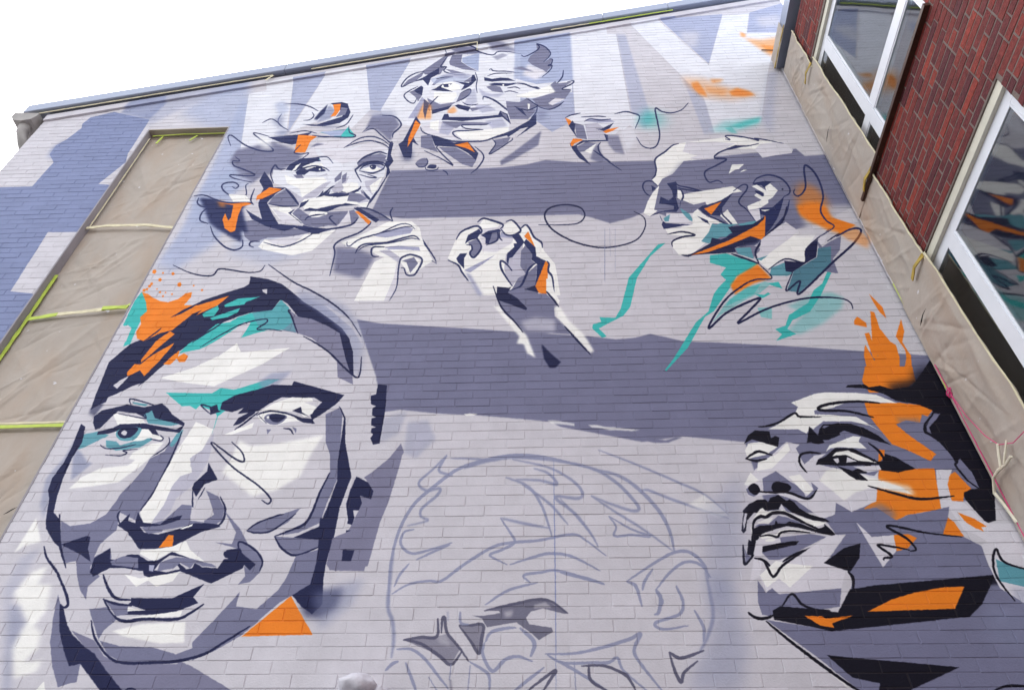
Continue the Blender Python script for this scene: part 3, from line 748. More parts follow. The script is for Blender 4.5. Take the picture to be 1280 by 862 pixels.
T p : 640 430 700 420 722 460 660 442
T p : 560 490 620 495 640 480 655 490 610 515
T p%50 : 580 570 662 565 662 632 600 622
T p%60 : 400 560 560 490 600 430 520 450 420 520
T p~3%40 : 750 560 900 490 1000 480 1072 510 1060 570 950 660 820 722 750 700 850 600
T p : 680 692 740 670 760 610 870 540 900 470 950 430 980 360 1002 370 940 500 880 590 780 640 750 690 802 720 686 757 720 720
W p : 588 302 700 220 820 130 942 103 900 170 857 240 850 312 740 290 640 352
L2 p : 600 180 720 90 790 122 700 212 588 292
T2 p : 590 285 640 270 600 300 570 290
N p : 733 300 850 312 855 230 927 178 915 280 860 312 780 367 738 367
T2 p : 658 342 735 310 740 362 790 370 750 387 648 387
M p : 920 185 950 222 1000 188 1058 158 1050 240 1010 290 1042 372 960 362
T3 p : 788 360 920 280 925 230 1000 220 1000 320 820 482 748 472
N l2.6 : 590 320 662 400 560 410 470 460 400 520 330 620 303 687 400 600 520 540 597 515 530 590 468 657 600 590 740 540 900 510 1050 515 1110 540 1125 577
N l2.6 : 780 365 743 472 822 415 818 490 1010 310 1130 200 1172 130 1130 118 1040 150 978 190
N l2 : 640 352 740 290 850 312 857 240 920 175 1010 105
@ 900 160 6.4
O p~9%60 : 600 500 660 440 760 470 850 560 880 640 700 640 620 620
O p~4 : 608 620 700 590 790 590 850 630 880 690 905 725 1000 765 980 850 850 810 700 740 640 700
O p~.6 : 900 718 1085 775 960 845 900 780
O p~4%50 : 940 790 1080 780 1200 900 1180 960 1000 880
L p~3 : 590 860 640 800 780 780 900 860
N l3 : 597 488 590 520 620 545 660 520 685 460 672 330 690 300 750 350 800 440 825 550 805 660 850 740 912 790 810 862
N l3 : 930 870 1040 812 1110 803 1133 835
# ---- woman at upper left
@ 240 120 6.4
M p~3 : 360 430 650 365 820 430 880 490 760 570 640 620 560 640 480 700 380 640 330 560 300 520
W2 p : 650 590 740 600 760 575 1000 480 1280 500 1280 860 850 860 750 735 640 690
L2 p : 900 460 1000 380 1280 340 1280 560 1130 500 880 500
B2 p~6%70 : 150 640 330 560 480 700 300 800 60 780
N l2.2 : 310 400 288 330 320 318 420 390 540 435 645 440 620 400 498 308 520 298 620 325
W p~3%70 : 520 320 620 340 640 430 560 420
N l2.2 : 345 485 382 520 326 523 340 560 420 590 502 630 440 640 306 632 340 660 480 690
N l2.2 : 320 725 350 740 372 715 330 690 260 700 238 730 280 780 360 802 432 790 430 720 452 700
N l2.4 : 500 740 470 830 492 870
N p : 608 330 850 310 965 288 840 382 800 392 700 370
O p : 850 310 1003 322 950 360 905 452 818 452 830 400
N l1.8 : 872 388 830 430 820 455 870 466 934 459 840 530
N p : 878 225 1000 230 1120 190 1200 165 1232 120 1240 58 1268 130 1250 172 1180 217 1060 244 950 240
S p~2%80 : 1050 130 1100 80 1150 110 1110 180 1000 215
N p~1.5 : 975 185 1030 120 1087 68 1060 140 1000 192
N p : 1110 60 1200 50 1245 62 1268 130 1232 162 1195 120
O p : 1128 70 1192 62 1185 110 1150 160 1108 167 1140 120
M p : 1195 90 1245 100 1225 150 1150 170 1185 120
N l1.8 : 730 66 850 65 940 85 1012 122
N l1.8 : 718 142 690 190 700 230 772 276
S p~4%70 : 640 200 700 150 740 170 720 240 760 270 700 260
S p~4%80 : 660 290 760 270 775 305 700 322
N l1.6 : 960 130 975 160 940 190 890 195
T2 p : 1020 290 1240 265 1290 300 1290 325 1150 325
N l1.8 : 960 315 1050 325 1280 330
M p~1 : 945 410 1000 378 1060 385 1000 400
N p : 748 592 780 550 870 500 960 493 1070 483 1130 540 1205 560 1150 642 1098 637 1130 570 1080 520 990 525 900 560 830 602
W p : 798 602 830 560 872 538 830 592
T2 p : 1010 507 1080 488 1113 532 1040 522
W p : 888 570 950 538 1040 538 1113 577 1090 592 950 582
N p : 828 610 880 570 920 590 980 568 1040 578 1092 600 1000 607 940 602 900 632 840 632
W d : 1025 590 14
M p : 808 630 880 632 902 662 840 662
D p : 990 652 1100 610 1120 578 1100 630
W p : 740 630 820 660 1050 650 1085 680 880 812 860 740 760 700
D p : 760 735 880 812 1050 700 1120 680 1000 800 850 862
M p : 1130 660 1200 600 1192 662 1150 692
N p : 538 680 580 603 642 690 650 730 752 733 640 800 580 862 528 862 560 790 520 832 572 740
O p : 513 832 520 800 620 730 718 745 560 822
N l2.4 : 750 738 800 790 855 865
N l2.2 : 692 582 663 553 630 620 652 700
N l2 : 665 555 700 585 750 582
@ 340 120 6.4
W2 p : 340 420 600 420 820 360 930 430 900 640 790 840 560 860 340 840 480 700
L2 p : 380 430 640 430 800 360 920 420 680 520 560 540 430 480
M p~2 : 745 275 800 160 880 148 985 168 1022 230 970 290 950 362 880 300 820 260
S p~5%60 : 760 120 960 120 1000 170 820 180
N l2.4 : 880 154 980 165 1032 220 1015 260 970 300 965 335
N l2 : 722 292 780 238
N l2 : 735 285 810 263 870 310 940 370 962 370 958 405
N l2 : 572 416 700 340 800 325 880 350 952 402
N l2 : 580 410 700 370 800 360 900 390 947 432
N p : 940 378 972 380 950 470 972 520 935 570 947 612 908 664 920 580 900 550 920 500
M p : 680 540 760 480 870 458 922 480 890 520 800 522 690 562
N l2.8 : 680 540 740 490 850 448 922 465
W p : 720 580 820 550 892 570 850 602 760 602
N l3 : 925 562 900 540 830 525 740 540 680 580 668 600 715 690
N l2.4 : 695 598 800 617 880 590 905 560
G p : 715 585 760 556 830 546 895 566 880 584 830 562 770 568
N c : 782 560 800 550 828 553 832 574 812 588 790 580
W d : 798 564 5
N l3 : 700 590 740 556 800 540 870 545 905 562
N l1.8 : 695 628 780 650 835 652 760 625
M p : 790 500 870 480 930 520 890 530
M p : 500 660 560 600 552 662 502 692
W p : 560 702 640 690 692 700 692 742 620 772 580 762
T p : 548 302 610 250 662 310 650 327 560 327
B2 p : 390 285 560 275 600 260 548 318 470 320
N l2 : 615 238 620 290 667 315 640 330 500 330 365 328
N l2.6 : 708 730 670 762 580 787 455 797
N p : 355 815 430 760 475 728 430 790 500 785 575 778 540 802 420 808
M p : 350 820 420 808 560 800 440 832
M p : 710 750 792 832 770 830 720 790
N p : 718 745 770 800 797 830 765 822
N l2.2 : 912 650 860 740 785 855
D p : 740 680 900 650 800 790 750 730
W p : 780 720 890 640 830 760 800 780
@ 380 240 6.4
W p : 0 142 90 60 320 45 420 0 460 15 522 80 492 132 430 100 320 90 190 110 90 132
D p : 340 40 470 10 520 80 440 90
N p : -10 152 30 123 100 140 200 103 300 100 330 88 432 104 300 112 220 142 180 162 100 152
N l2.6 : 155 -10 110 45 0 95
N p : 465 -10 532 75 500 45
N l2 : 585 -10 530 70 498 132
M p : 10 205 200 160 350 150 350 190 260 272 100 262 20 245
W p : 20 205 60 155 180 150 190 175 120 200
N l2 : 0 217 80 185 165 180
N l2 : 232 185 205 210 260 268
L2 p : 270 272 430 200 360 150
M p : 360 150 400 140 440 200 430 215 380 262
N p : -10 265 100 290 205 300 120 332 -5 385 60 330 0 300
N l2.8 : 435 208 380 260 250 290 120 302
W p : -10 385 120 337 255 300 60 462 -10 482
M p~4 : 250 440 420 450 540 500 565 530 450 692 235 640
M p : 440 125 520 130 705 230 590 232
N p : 398 132 430 118 602 220 575 244 450 165
O p : 408 155 435 153 537 235 515 260
N l2.4 : 400 128 500 130 600 170 715 238
N l2.6 : 537 238 520 265 430 330 300 380 242 430 245 500 205 672
N l2.2 : 712 122 690 170 712 238
W p : 298 405 440 350 680 235 860 233 928 290 942 370 1032 550 918 622 947 540 870 498 770 528 760 562 700 532 600 510 550 482 560 440 480 430 420 452 340 427
G p : 560 350 700 300 800 275 875 290 850 330 650 365
G p : 640 440 760 430 920 440 930 470 800 460 680 460
D p : 600 470 680 460 780 530 755 560 690 520
N l1.8 : 345 395 345 425 370 430 440 380 600 330 760 260 840 260 890 297
N l1.8 : 450 370 640 320 800 280 860 280
N l2.6 : 408 492 440 440 500 415 650 405 800 365 880 350 928 382
N l2 : 430 470 500 430 700 405 850 370 920 380
N p : 948 372 1000 450 1052 530 1062 572 1020 500 960 420
N l2.4 : 1062 574 1022 548
N l2.6 : 602 515 550 512 538 470 560 440 645 440
W p : 770 560 800 520 860 505 935 545 900 640 840 660 800 600
W p : 560 560 660 510 745 560 720 680 640 870 400 870
L2 p : 745 560 720 680 640 870 690 860 740 760
M p : 780 550 880 520 912 570 850 647 820 560
N l2.6 : 685 866 740 760 755 620 770 540 800 515 860 500 945 540 900 640 870 667 820 660 800 610 776 604
@ 240 230 6.4
B2 p~4%70 : 0 330 0 100 60 100 120 180 100 320
B2 p~8%50 : 400 300 700 380 900 560 600 640 300 560
M p : 400 300 560 280 700 340 980 380 820 420 600 430 480 470 420 420
N p~2 : 60 110 180 120 250 150 450 150 402 200 447 392 390 372 402 467 320 430 190 350 140 310 100 200
O p : 230 150 330 155 450 138 475 160 400 180 370 250 345 372 310 387 260 352 243 280 265 233 290 292 310 270 330 170
O p~2%60 : 200 130 260 140 270 190 220 180
N l2.2 : 15 95 100 90 200 130 300 150 440 143 495 166
N l2.2 : 55 108 43 150 80 180 145 172
N l2.2 : 140 180 80 230 65 290 130 317
N l2.6 : 145 335 180 420 260 500 340 527 400 502 406 445
W p : 290 80 430 90 470 142 330 142
N p : 428 200 470 230 560 282 530 170 560 60 620 30 702 48 600 150 650 250 692 320 820 330 1000 350 1135 360 980 402 820 350 740 377 600 342 480 282
O p : 513 127 520 95 620 28 718 45 560 120
M p : 608 160 650 100 750 40 852 170 740 182
W p : 620 185 780 180 892 327 700 280
L2 p : 640 195 760 240 890 327 720 300
N p : 768 230 825 198 790 240 900 328 990 352 870 312
M p : 800 235 850 190 1000 300 1150 320 1000 350 900 325
W p : 870 150 900 120 1000 110 1100 80 1200 40 1280 70 1280 130 1150 180 1000 190 900 200
N p : 890 215 940 190 1000 200 1120 170 1190 160 1290 170 1180 180 1080 225 980 215
N p : 855 195 870 150 940 125 900 170
N l2.4 : 745 32 800 100 855 170
N l2 : 900 290 940 260 1060 240
N l2 : 1115 250 1100 275 1155 328
N l2 : 610 160 730 178 850 176
N l2.2 : 495 508 460 490 475 460 545 460
W p : 530 502 580 442 700 452 900 400 1000 400 1145 368 1000 500 960 532 800 572 560 522
L2 p : 600 450 780 420 900 405 800 490 650 480
N l2 : 570 465 660 490 740 500 860 460 975 393
@ 340 120 6.4
D p : 470 740 560 660 620 640 560 760 500 780
M p : 560 640 600 610 590 680 560 700
M p : 500 790 560 760 600 775 680 760 640 790 520 812
N p : 420 800 470 745 455 785 520 772 590 782 700 738 690 762 600 798 500 806
N l2.4 : 712 722 690 750 600 788 470 800
N l2 : 430 770 470 735 500 720
M p : 620 770 700 780 760 820 700 850 600 840
W p : 560 705 640 692 690 702 685 735 620 765 585 755
@ 240 120 6.4
N l1.8 : 780 560 870 510 960 500 1075 487 1130 540
N l2 : 840 600 900 575 980 560 1060 575 1100 600
N c : 985 575 1010 562 1040 572 1035 598 1005 602
W d : 1022 586 8
B2 p~3%60 : 660 60 740 40 780 120 700 160
S p~3%50 : 1000 250 1100 235 1220 240 1100 262
N l1.6 : 780 300 900 280 1000 300
N l1.6 : 560 215 640 185 720 240
N l1.6 : 1150 260 1230 230 1270 180 1290 150
# ---- man at the top
@ 490 40 7.98
W2 p : 310 560 420 430 560 240 700 200 1280 200 1280 862 330 862
M p : 300 395 540 230 680 205 560 245 500 340 530 350 480 425 420 432 330 425
N p : 200 503 320 450 400 400 472 358 467 420 390 460 360 537 310 480
M p : 98 548 160 478 320 395 300 440 220 502
N l1.8 : 205 500 95 548 140 470 230 415 322 395
M p : 172 602 220 580 300 632 260 692 235 652
N p : 218 582 290 538 312 550 300 632 250 612
N l1.8 : 262 543 170 590 120 635 160 690 217 710 250 660
M p~1 : 590 195 700 165 810 170 920 215 800 222 640 222
N l1.8 : 545 230 538 190 600 160 720 145 800 165 900 210 1005 230 1050 200 1120 195 1290 217
M p : 570 300 600 230 702 225 690 300 770 350 852 392 700 372 580 332
B2 p : 700 260 872 210 862 392 760 340 700 300
M p~2%80 : 940 120 1060 105 1290 192 1200 197 1000 182
N l1.8 : 552 248 500 320 488 350 542 350 518 390 600 420 742 432
M p : 530 370 620 385 742 420 600 412
M p : 400 530 440 480 520 455 605 448 480 490 420 532
B2 p%60 : 380 470 520 430 780 440 720 500 580 490 420 520
W p : 420 562 520 510 600 500 672 530 682 570 580 592
N p : 388 580 440 560 512 513 490 552 610 597 500 592
N p : 508 522 602 513 560 552 520 552
W d : 572 530 12
N p : 608 490 700 500 770 510 800 430 822 428 842 480 790 532 740 562 688 582 722 530 660 505
M p : 708 500 792 448 790 502
N p : 918 453 1000 470 1080 455 1160 460 1233 490 1100 487 1000 497 923 487
N p : 958 522 1030 508 1160 513 1290 503 1150 542 1000 532
M p : 938 547 1000 530 1080 547 1113 607 1000 592
W d : 1110 530 10
N l1.6 : 968 382 988 370 1020 390 1150 395 1280 410
N l1.4 : 950 440 1040 415 1200 412
M p : 640 702 680 610 770 570 787 600 740 650 670 692
N l2 : 640 700 740 650 785 600 770 570 690 605
M p : 350 660 480 722 640 700 580 740 400 802
W p : 420 600 520 610 640 600 650 640 600 700 500 712 420 690
N p : 398 782 595 733 560 772 398 820
N l1.8 : 462 640 410 690 370 740 372 792
O p%55~2 : 555 780 620 740 650 790 560 845
N p : 628 735 660 723 785 750 760 792 660 762
M p : 770 760 900 750 1003 713 880 770 800 792
G p : 160 862 300 650 330 680 260 862
O p%60~2 : 240 870 290 760 330 680 395 740 390 870
N p%75 : 318 668 372 710 350 790 330 870 310 790
N l2.6 : 905 675 915 645 960 655 1050 700 1140 770 1250 830 1245 855
M p : 1140 690 1280 700 1280 862 1190 862 1170 790
@ 590 40 7.98
B2 p~2%80 : 430 100 985 30 1010 480 700 520 600 520 420 470
W2 p : 440 470 640 520 860 500 1000 480 1000 600 700 660 440 650
L2 p~3 : 560 320 700 370 760 400 640 480 500 430
M p : 640 120 700 140 770 190 782 240 720 302 780 263 802 280 770 332 797 340 740 402 700 375 600 330 555 290 580 240 650 190
N l2 : 490 230 530 245 640 190 672 150 648 120 720 145 778 200 775 240 713 302
N l2 : 768 270 802 275 790 320 760 335 797 335 780 380 698 452
M p~1 : 400 365 500 345 620 400 560 390
M p : 763 547 830 488 850 515 992 500 890 570 992 577 930 667 830 660 760 712 800 732 915 697 800 772 660 742 600 670 820 602
L2 p : 760 712 830 660 930 667 800 732
N l2 : 912 380 900 450 848 515
N l2 : 950 500 1012 488 1000 515 898 570 985 577
N l2 : 640 738 760 772 850 745 918 693
M p : 338 693 420 722 560 658 642 730 600 772 642 782 560 870 380 870 350 780
W p : 555 715 580 720 570 775 560 770
N p : 418 738 500 770 548 842 500 812
N l2 : 538 658 630 720 652 740 560 780 490 765
N l2 : 652 740 640 800 585 870
N l2.2 : 425 510 520 520 600 550 705 580
N p : 600 545 650 545 705 580 640 570
W p~1 : 430 640 700 560 780 530 832 600 600 660 500 655
S p~5%80 : 650 780 760 790 720 862 650 862
@ 490 110 7.98
W2 p : 290 390 500 250 1170 280 1170 440 900 530 520 530
L2 p : 290 380 490 330 620 400 640 450 690 515 450 490 340 450
N p : 493 322 520 260 560 258 570 290 800 290 1060 270 1078 228 1152 260 1187 362 1100 290 900 312 700 332 560 322
M p : 1085 240 1140 265 1160 320 1110 280
M p : 498 332 700 337 985 345 930 370 760 365 700 370 640 402 540 392
W p : 620 440 900 420 1162 390 1162 440 930 522 700 512
N l1.8 : 988 344 930 365 820 368 698 370 740 405 912 416
N l2.2 : 908 418 760 425 640 430 605 450 640 490 695 516
N l2.4 : 285 388 300 430 360 465 450 490 600 530 800 535 930 525 1030 490 1170 440 1290 388
W p : 380 342 470 320 462 432 380 402
M p : 288 480 390 468 420 570 462 642 288 592
M p : 470 590 640 595 740 650 842 720 800 790 700 762 500 622
N p : 388 468 520 520 620 545 760 540 862 650 837 722 760 650 650 592 430 577
O p : 623 568 757 541 828 642 740 602
N p : 63 560 110 530 240 283 285 350 215 500 240 540 267 574 205 540 200 640 190 700 115 690 90 630
N p~5%80 : 95 640 200 630 195 720 120 720
O p : 153 592 165 500 235 322 284 365 210 500
N l2.2 : 825 584 900 650 912 710 860 790 785 855
N l2 : 320 625 480 700 608 772 530 690 448 600 462 578
M c : 235 750 290 705 352 705 340 770 270 787
N l1.8 : 345 700 357 740 330 780 270 787 235 755
N c : 350 790 380 765 442 770 430 802 370 802
N l1.8 : 330 785 345 815 400 825 450 810 462 788
N l2 : 505 820 540 840 560 868
@ 590 110 7.98
N p : 198 502 300 460 400 420 560 330 642 260 642 362 435 498 562 390 480 410 360 492 350 475 230 502
M p : 208 520 385 490 360 540 178 655 235 560
M p~1.5 : 280 730 400 650 692 428 660 572 400 722 290 772
N l1.8 : 205 510 235 560 176 660 385 530 402 498
S p~5%60 : 640 220 750 230 710 320 650 320
@ 490 40 7.98
G p~1%70 : 600 400 760 420 800 440 720 470 560 450 480 440
G p~1%70 : 860 560 930 600 1000 620 1130 610 1060 650 900 640
G p~1.5%60 : 780 590 830 560 850 700 780 740 720 720
M p~1%60 : 1000 250 1100 215 1160 230 1050 280
N l1.5 : 830 400 850 470 840 540 850 610
N l1.5 : 440 470 520 452 610 450
N l1.5 : 1120 600 1180 590 1260 610
N l1.5 : 1150 560 1230 550 1280 570
@ 490 110 7.98
G p~1%80 : 500 340 620 400 560 470 470 450
G p~1%70 : 820 170 960 170 1040 220 900 250
N l1.5 : 700 140 740 165 800 172 860 160
G p~1%70 : 930 330 1100 300 1150 380 1000 400
# ---- raised fist
@ 690 120 7.11
W2 p~4%70 : 600 300 735 292 755 380 660 500
W2 p : 118 195 250 150 400 150 560 155 660 140 777 185 735 292 690 260 640 300 600 300 560 342 500 342 480 392 280 387 240 330 200 270
M p : 200 240 280 260 300 330 312 387 220 372
D p : 290 250 400 240 480 300 470 380 320 385
G p : 330 200 520 210 560 230 420 240 300 225
O p : 116 193 165 215 177 235 150 264
N p : 148 265 180 220 207 250 200 310 222 372 180 312
O p : 158 432 188 378 260 383 272 395 200 422 180 452
N p : 158 412 165 450 200 442 270 395 480 390 462 340 497 345 502 402 280 412 220 442 250 500 345 615 240 552 180 472
N p : 385 290 440 292 490 268 550 238 510 290 460 312
O p : 453 317 500 295 597 277 540 310 480 332
M p : 218 452 300 410 402 420 290 492 245 500
W p : 288 490 395 420 350 512
M p~2 : 370 470 410 420 440 520 500 580 430 600 340 560
N l2.2 : 432 410 410 450 430 510 500 580 618 662
N l2 : 365 480 430 525 520 585
M p~2%80 : 490 350 592 350 645 520 560 500 500 430
N l1.8 : 118 195 170 170 255 153
N l1.8 : 258 187 400 180 480 185
N l1.8 : 285 228 340 205 430 215 525 205
N l2.2 : 555 160 650 140 720 155 777 185 738 292
T p~9%80 : 780 200 850 120 930 170 900 270 770 260
T p~10%40 : 900 150 1020 170 1000 260 900 280
N l2.2 : 750 365 800 440 870 465 930 440 957 350 940 240 918 112 980 140 1060 152 1150 125 1212 62
# ---- raised hand in the middle
@ 550 260 7.98
W p : 78 500 150 330 220 220 380 183 440 103 600 150 630 170 720 118 800 200 860 165 950 290 1022 380 1040 430 1150 560 1200 870 400 870 270 700 180 570
L2 p~1 : 380 200 420 200 600 150 640 200 600 260 740 300 700 360 560 440 420 430 400 300
W p : 400 160 440 110 600 160 580 190 420 210
W p : 640 180 700 130 790 210 700 240
G p : 240 620 550 468 420 562 300 642
G p~2 : 250 640 300 660 430 870 380 870
D p : 660 460 830 360 800 580 860 660 780 700 720 780 660 690 640 600
N p : 408 270 480 230 592 208 612 235 540 250 490 357 453 357 455 300
M p : 488 352 520 250 572 240 577 322
N p : 248 357 280 270 390 208 412 240 370 302 300 322
M p : 278 342 370 302 412 390 340 492 298 440 320 390
N p : 163 502 200 453 272 448 240 500 240 604 180 542
G p : 610 240 720 280 740 300 600 290
N l3 : 160 315 210 240 300 195 380 183 417 225 405 260
N l3 : 372 142 430 103 520 125 628 165 600 212
N l3 : 608 213 660 265 730 270 802 230 780 180 720 123 655 137
N l3 : 795 215 850 168 890 200 940 290 1010 340 1022 395
N l3 : 262 365 310 370 320 410 298 450 340 492 412 390 368 300 400 340
N l2.6 : 590 228 595 290 622 327
N l2.6 : 575 228 570 320 460 370
N l2.8 : 78 518 180 570 220 640 285 728
N p : 718 280 790 258 842 340 720 492 690 500 680 565 663 530 670 450 740 390 735 352 770 350
O p : 838 280 880 233 952 395 900 340
N p : 833 345 860 308 952 390 960 480 1062 530 1020 620 940 805 960 700 970 560 913 515 920 470
M p : 808 430 850 370 922 460 913 520 952 550 860 662 800 582
M p : 778 700 870 650 970 560 950 780 840 802 980 870 690 870 720 802
O p : 943 800 1052 528 1083 540 1062 866 980 842
N l3.2 : 722 627 650 545 605 530 610 600 660 690 722 780
N l3.2 : 685 828 800 780 850 690 890 600 962 543
N l3 : 1068 528 1087 560 1080 630 1120 690 1142 870
@ 590 340 7.11
M p : 240 260 300 180 450 130 570 150 590 192 660 190 760 300 730 322 735 390 800 440 870 552 700 542 480 562 370 440 280 350
L2 p~4%60 : 430 440 560 400 740 420 740 530 480 520
N p : 223 130 330 140 350 128 320 182 400 230 492 322 480 337 240 252 218 210
N p : 463 152 560 118 592 182
W p~1.5 : 190 300 250 298 280 360 360 430 485 560 565 760 490 720 460 640 398 632 420 570 320 450
W p~2 : 735 300 785 310 860 430 1000 560 1085 700 1050 722 930 592 820 472 750 402
W p : 660 60 700 60 730 170 780 255 760 300 660 170
N l2.2 : 188 123 240 270 290 350 370 430 455 535
N l2.4 : 658 168 720 240 772 308
N l2.4 : 820 478 930 600 1055 735
N p~1 : 618 638 700 720 790 800 740 850 690 850 640 770
# ---- loops and lightning
@ 0 0 1
N l2 : 673 281 700 281 722 279 731 270 726 260 710 256 692 258 682 265 682 275 692 288 715 301 745 309 770 308 795 300 806 285 805 272 792 264
S l.8 : 756 285 756 330 756 352
S l.8 : 762 285 763 320
S l.8 : 769 285 769 340
@ 426 287 3
T p : 1190 55 1217 50 1160 100 1110 182 1085 290 1060 322 1010 347 968 370 997 400 980 405 943 370 945 355 977 345 970 328 1030 330 1050 295 1080 180 1115 140
# ---- unfinished sketch
@ 460 540 4
Q l3.9~.5%90 : 105 862 105 740 120 620 160 480 230 360 330 270 440 190 560 145 720 115 860 120 1000 150 1150 190
Q l5.2~.5%90 : 480 180 600 140 740 122 900 135
Q l3.4~.5%90 : 395 112 330 180 255 250 290 290 360 280 340 320 270 380 265 420 300 440 195 467
Q l2.6~.5%90 : 410 130 520 132 650 142
Q l3.4~.5%90 : 395 115 355 190 425 217
Q l3.4~.5%90 : 232 485 180 500 165 560 220 605 330 580 422 550
Q l2.9~.5%90 : 412 560 330 595 240 637
Q l2.9~.5%90 : 207 655 160 710 130 772
Q l3.6~.5%90 : 118 808 200 760 300 742 370 740 480 660 620 575 720 550 850 540 1020 510 1090 540 1192 617
Q l3.4~.5%90 : 662 428 710 500 732 550 660 590 610 615 697 662
Q l3.4~.5%90 : 662 428 780 455 912 480
Q l3.4~.5%90 : 688 224 800 270 870 370 922 525
Q l3.4~.5%90 : 738 235 860 240 945 260 900 205 828 180
Q l3.1~.5%90 : 770 260 900 350 1002 462
Q l3.6~.5%90 : 720 135 900 175 1020 240 1072 300 1050 330 935 323 1040 410 1110 500 1152 572
Q l2.6~.5%90 : 960 330 1060 440 1140 540
Q l3.6~.5%90 : 708 662 820 625 910 605 1020 620 1162 692
Q l3.6~.5%90 : 812 752 778 715 860 700 940 690 1060 720 1185 762
Q l4.5~.5%90 : 960 700 1060 722 1180 755
Q l3.4~.5%90 : 585 862 700 790 850 750
C l1 : 928 136 933 500 938 880 940 1290
@ 640 540 4
Q l3.9~.5%90 : 0 125 200 140 400 180 520 250 600 330 635 380 600 392 500 360 395 317
Q l2.9~.5%90 : 395 317 520 400 650 480 805 592
Q l4.4~.5%90 : 400 180 540 220 640 290 740 400 790 500 812 595
Q l3.1~.5%90 : 640 290 680 288 760 320 900 370 1085 430
Q l2.6~.5%90 : 430 88 620 160 830 250 960 310 1085 412
Q l3.1~.5%90 : 483 418 520 470 513 517 600 512 692 520 590 480 483 418
Q l3.9~.5%90 : 572 745 700 660 810 600 890 600 960 660 985 730
Q l3.9~.5%90 : 572 745 620 770 650 870
Q l3.6~.5%90 : 652 790 665 740 705 680
Q l3.6~.5%90 : 718 790 780 710 860 650 940 660 995 725
Q l3.9~.5%90 : 718 790 750 840 745 870
Q l3.4~.5%90 : 818 768 850 840
W p~2%60 : 960 310 1085 412 1030 428 880 360
S p~12%40 : 960 400 1140 200 1160 600 1060 870 990 870 980 700
@ 660 690 5.012
S p~14%45 : 1130 120 1290 200 1380 600 1340 870 1000 870 1060 700 1150 520
Q l4.4~.5%90 : 1110 110 1140 250 1160 400 1120 540 1075 625
Q l4.4~.5%90 : 800 228 830 280 820 372 790 390
Q l3.9~.5%90 : 928 205 970 300 950 385 798 440 850 480 1005 458
Q l3.9~.5%90 : 1042 358 1100 470 1100 560
Q l4.4~.5%90 : 105 635 300 630 480 590 640 540 705 510 665 620 740 740 845 870
Q l3.9~.5%90 : 120 640 220 690 400 690 500 690 560 660 600 740 750 870
Q l3.9~.5%90 : 130 650 300 740 505 870
Q l3.9~.5%90 : 290 680 300 870
S2 l3.7~.5%90 : 333 710 480 710 600 760 640 800 678 870
S2 l3.7~.5%90 : 380 700 395 800 505 870
S2 l4.1~.5%90 : 883 622 960 660 1105 612
S2 l4.1~.5%90 : 885 625 920 740 960 812 980 750 1065 678
@ 460 690 5.012
S2 p%75 : 650 395 720 397 830 380 820 367 728 365 900 325 1110 295 1255 382 1220 382 1100 350 1020 370 990 410 1010 450 1150 470 1160 495 1070 548 1030 510 930 437 745 467 713 412
L p~1%60 : 1040 330 1110 310 1150 345 1040 350
L p~2%60 : 850 370 910 360 900 400 860 410
S2 l3.4~.5%90 : 728 365 900 325 1110 295 1255 382
S2 p%55 : 572 455 715 455 697 630
S2 l3.9~.5%90 : 568 455 640 456 720 453 712 540 695 632 640 550 570 458
S2 p%55 : 225 548 430 525 490 510 580 600 520 700 400 622
L p~3%40 : 430 520 490 510 520 590 450 570
S2 l3.9~.5%90 : 220 548 330 530 430 525 438 410
S2 l3.7~.5%90 : 460 505 465 420 480 410 495 500 560 580 632 682
S2 l4.1~.5%90 : 220 546 330 570 450 650 520 702 592 615
Q l3.9~.5%90 : 178 605 270 605 350 660 430 760 505 855
Q l3.9~.5%90 : 235 688 270 780 302 870
Q l3.9~.5%90 : 108 742 150 700 192 680
Q l3.9~.5%90 : 520 700 510 800
Q l3.9~.5%90 : 380 778 435 870
Q l3.9~.5%90 : 632 682 730 740 760 780 760 870
Q l4.4~.5%90 : 730 560 720 640 780 742 860 670 940 650 1032 682
Q l3.9~.5%90 : 735 560 770 500 860 475 930 470
Q l5.2~.5%90 : 950 470 1040 560 1020 652
Q l3.9~.5%90 : 912 870 1000 800 1105 718
Q l3.9~.5%90 : 640 708 625 870
Q l3.4~.5%90 : 500 368 500 430
Q l3.4~.5%90 : 578 370 582 440 632 452
S2 l3.9~.5%90 : 995 870 1090 795 1175 738 1140 800 1095 870
S2 l3.4~.5%90 : 515 795 522 870
Q l4.4~.5%90 : 160 0 135 200 125 340 155 440 160 560 145 660
"""
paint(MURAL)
img = bpy.data.images.new("mural_paint", TW, TH, alpha=False, float_buffer=False)
rgba = np.ones((TH, TW, 4), np.float32)
rgba[..., :3] = canvas
img.pixels.foreach_set(rgba.ravel())
img.update()
img.pack()
del rgba, canvas

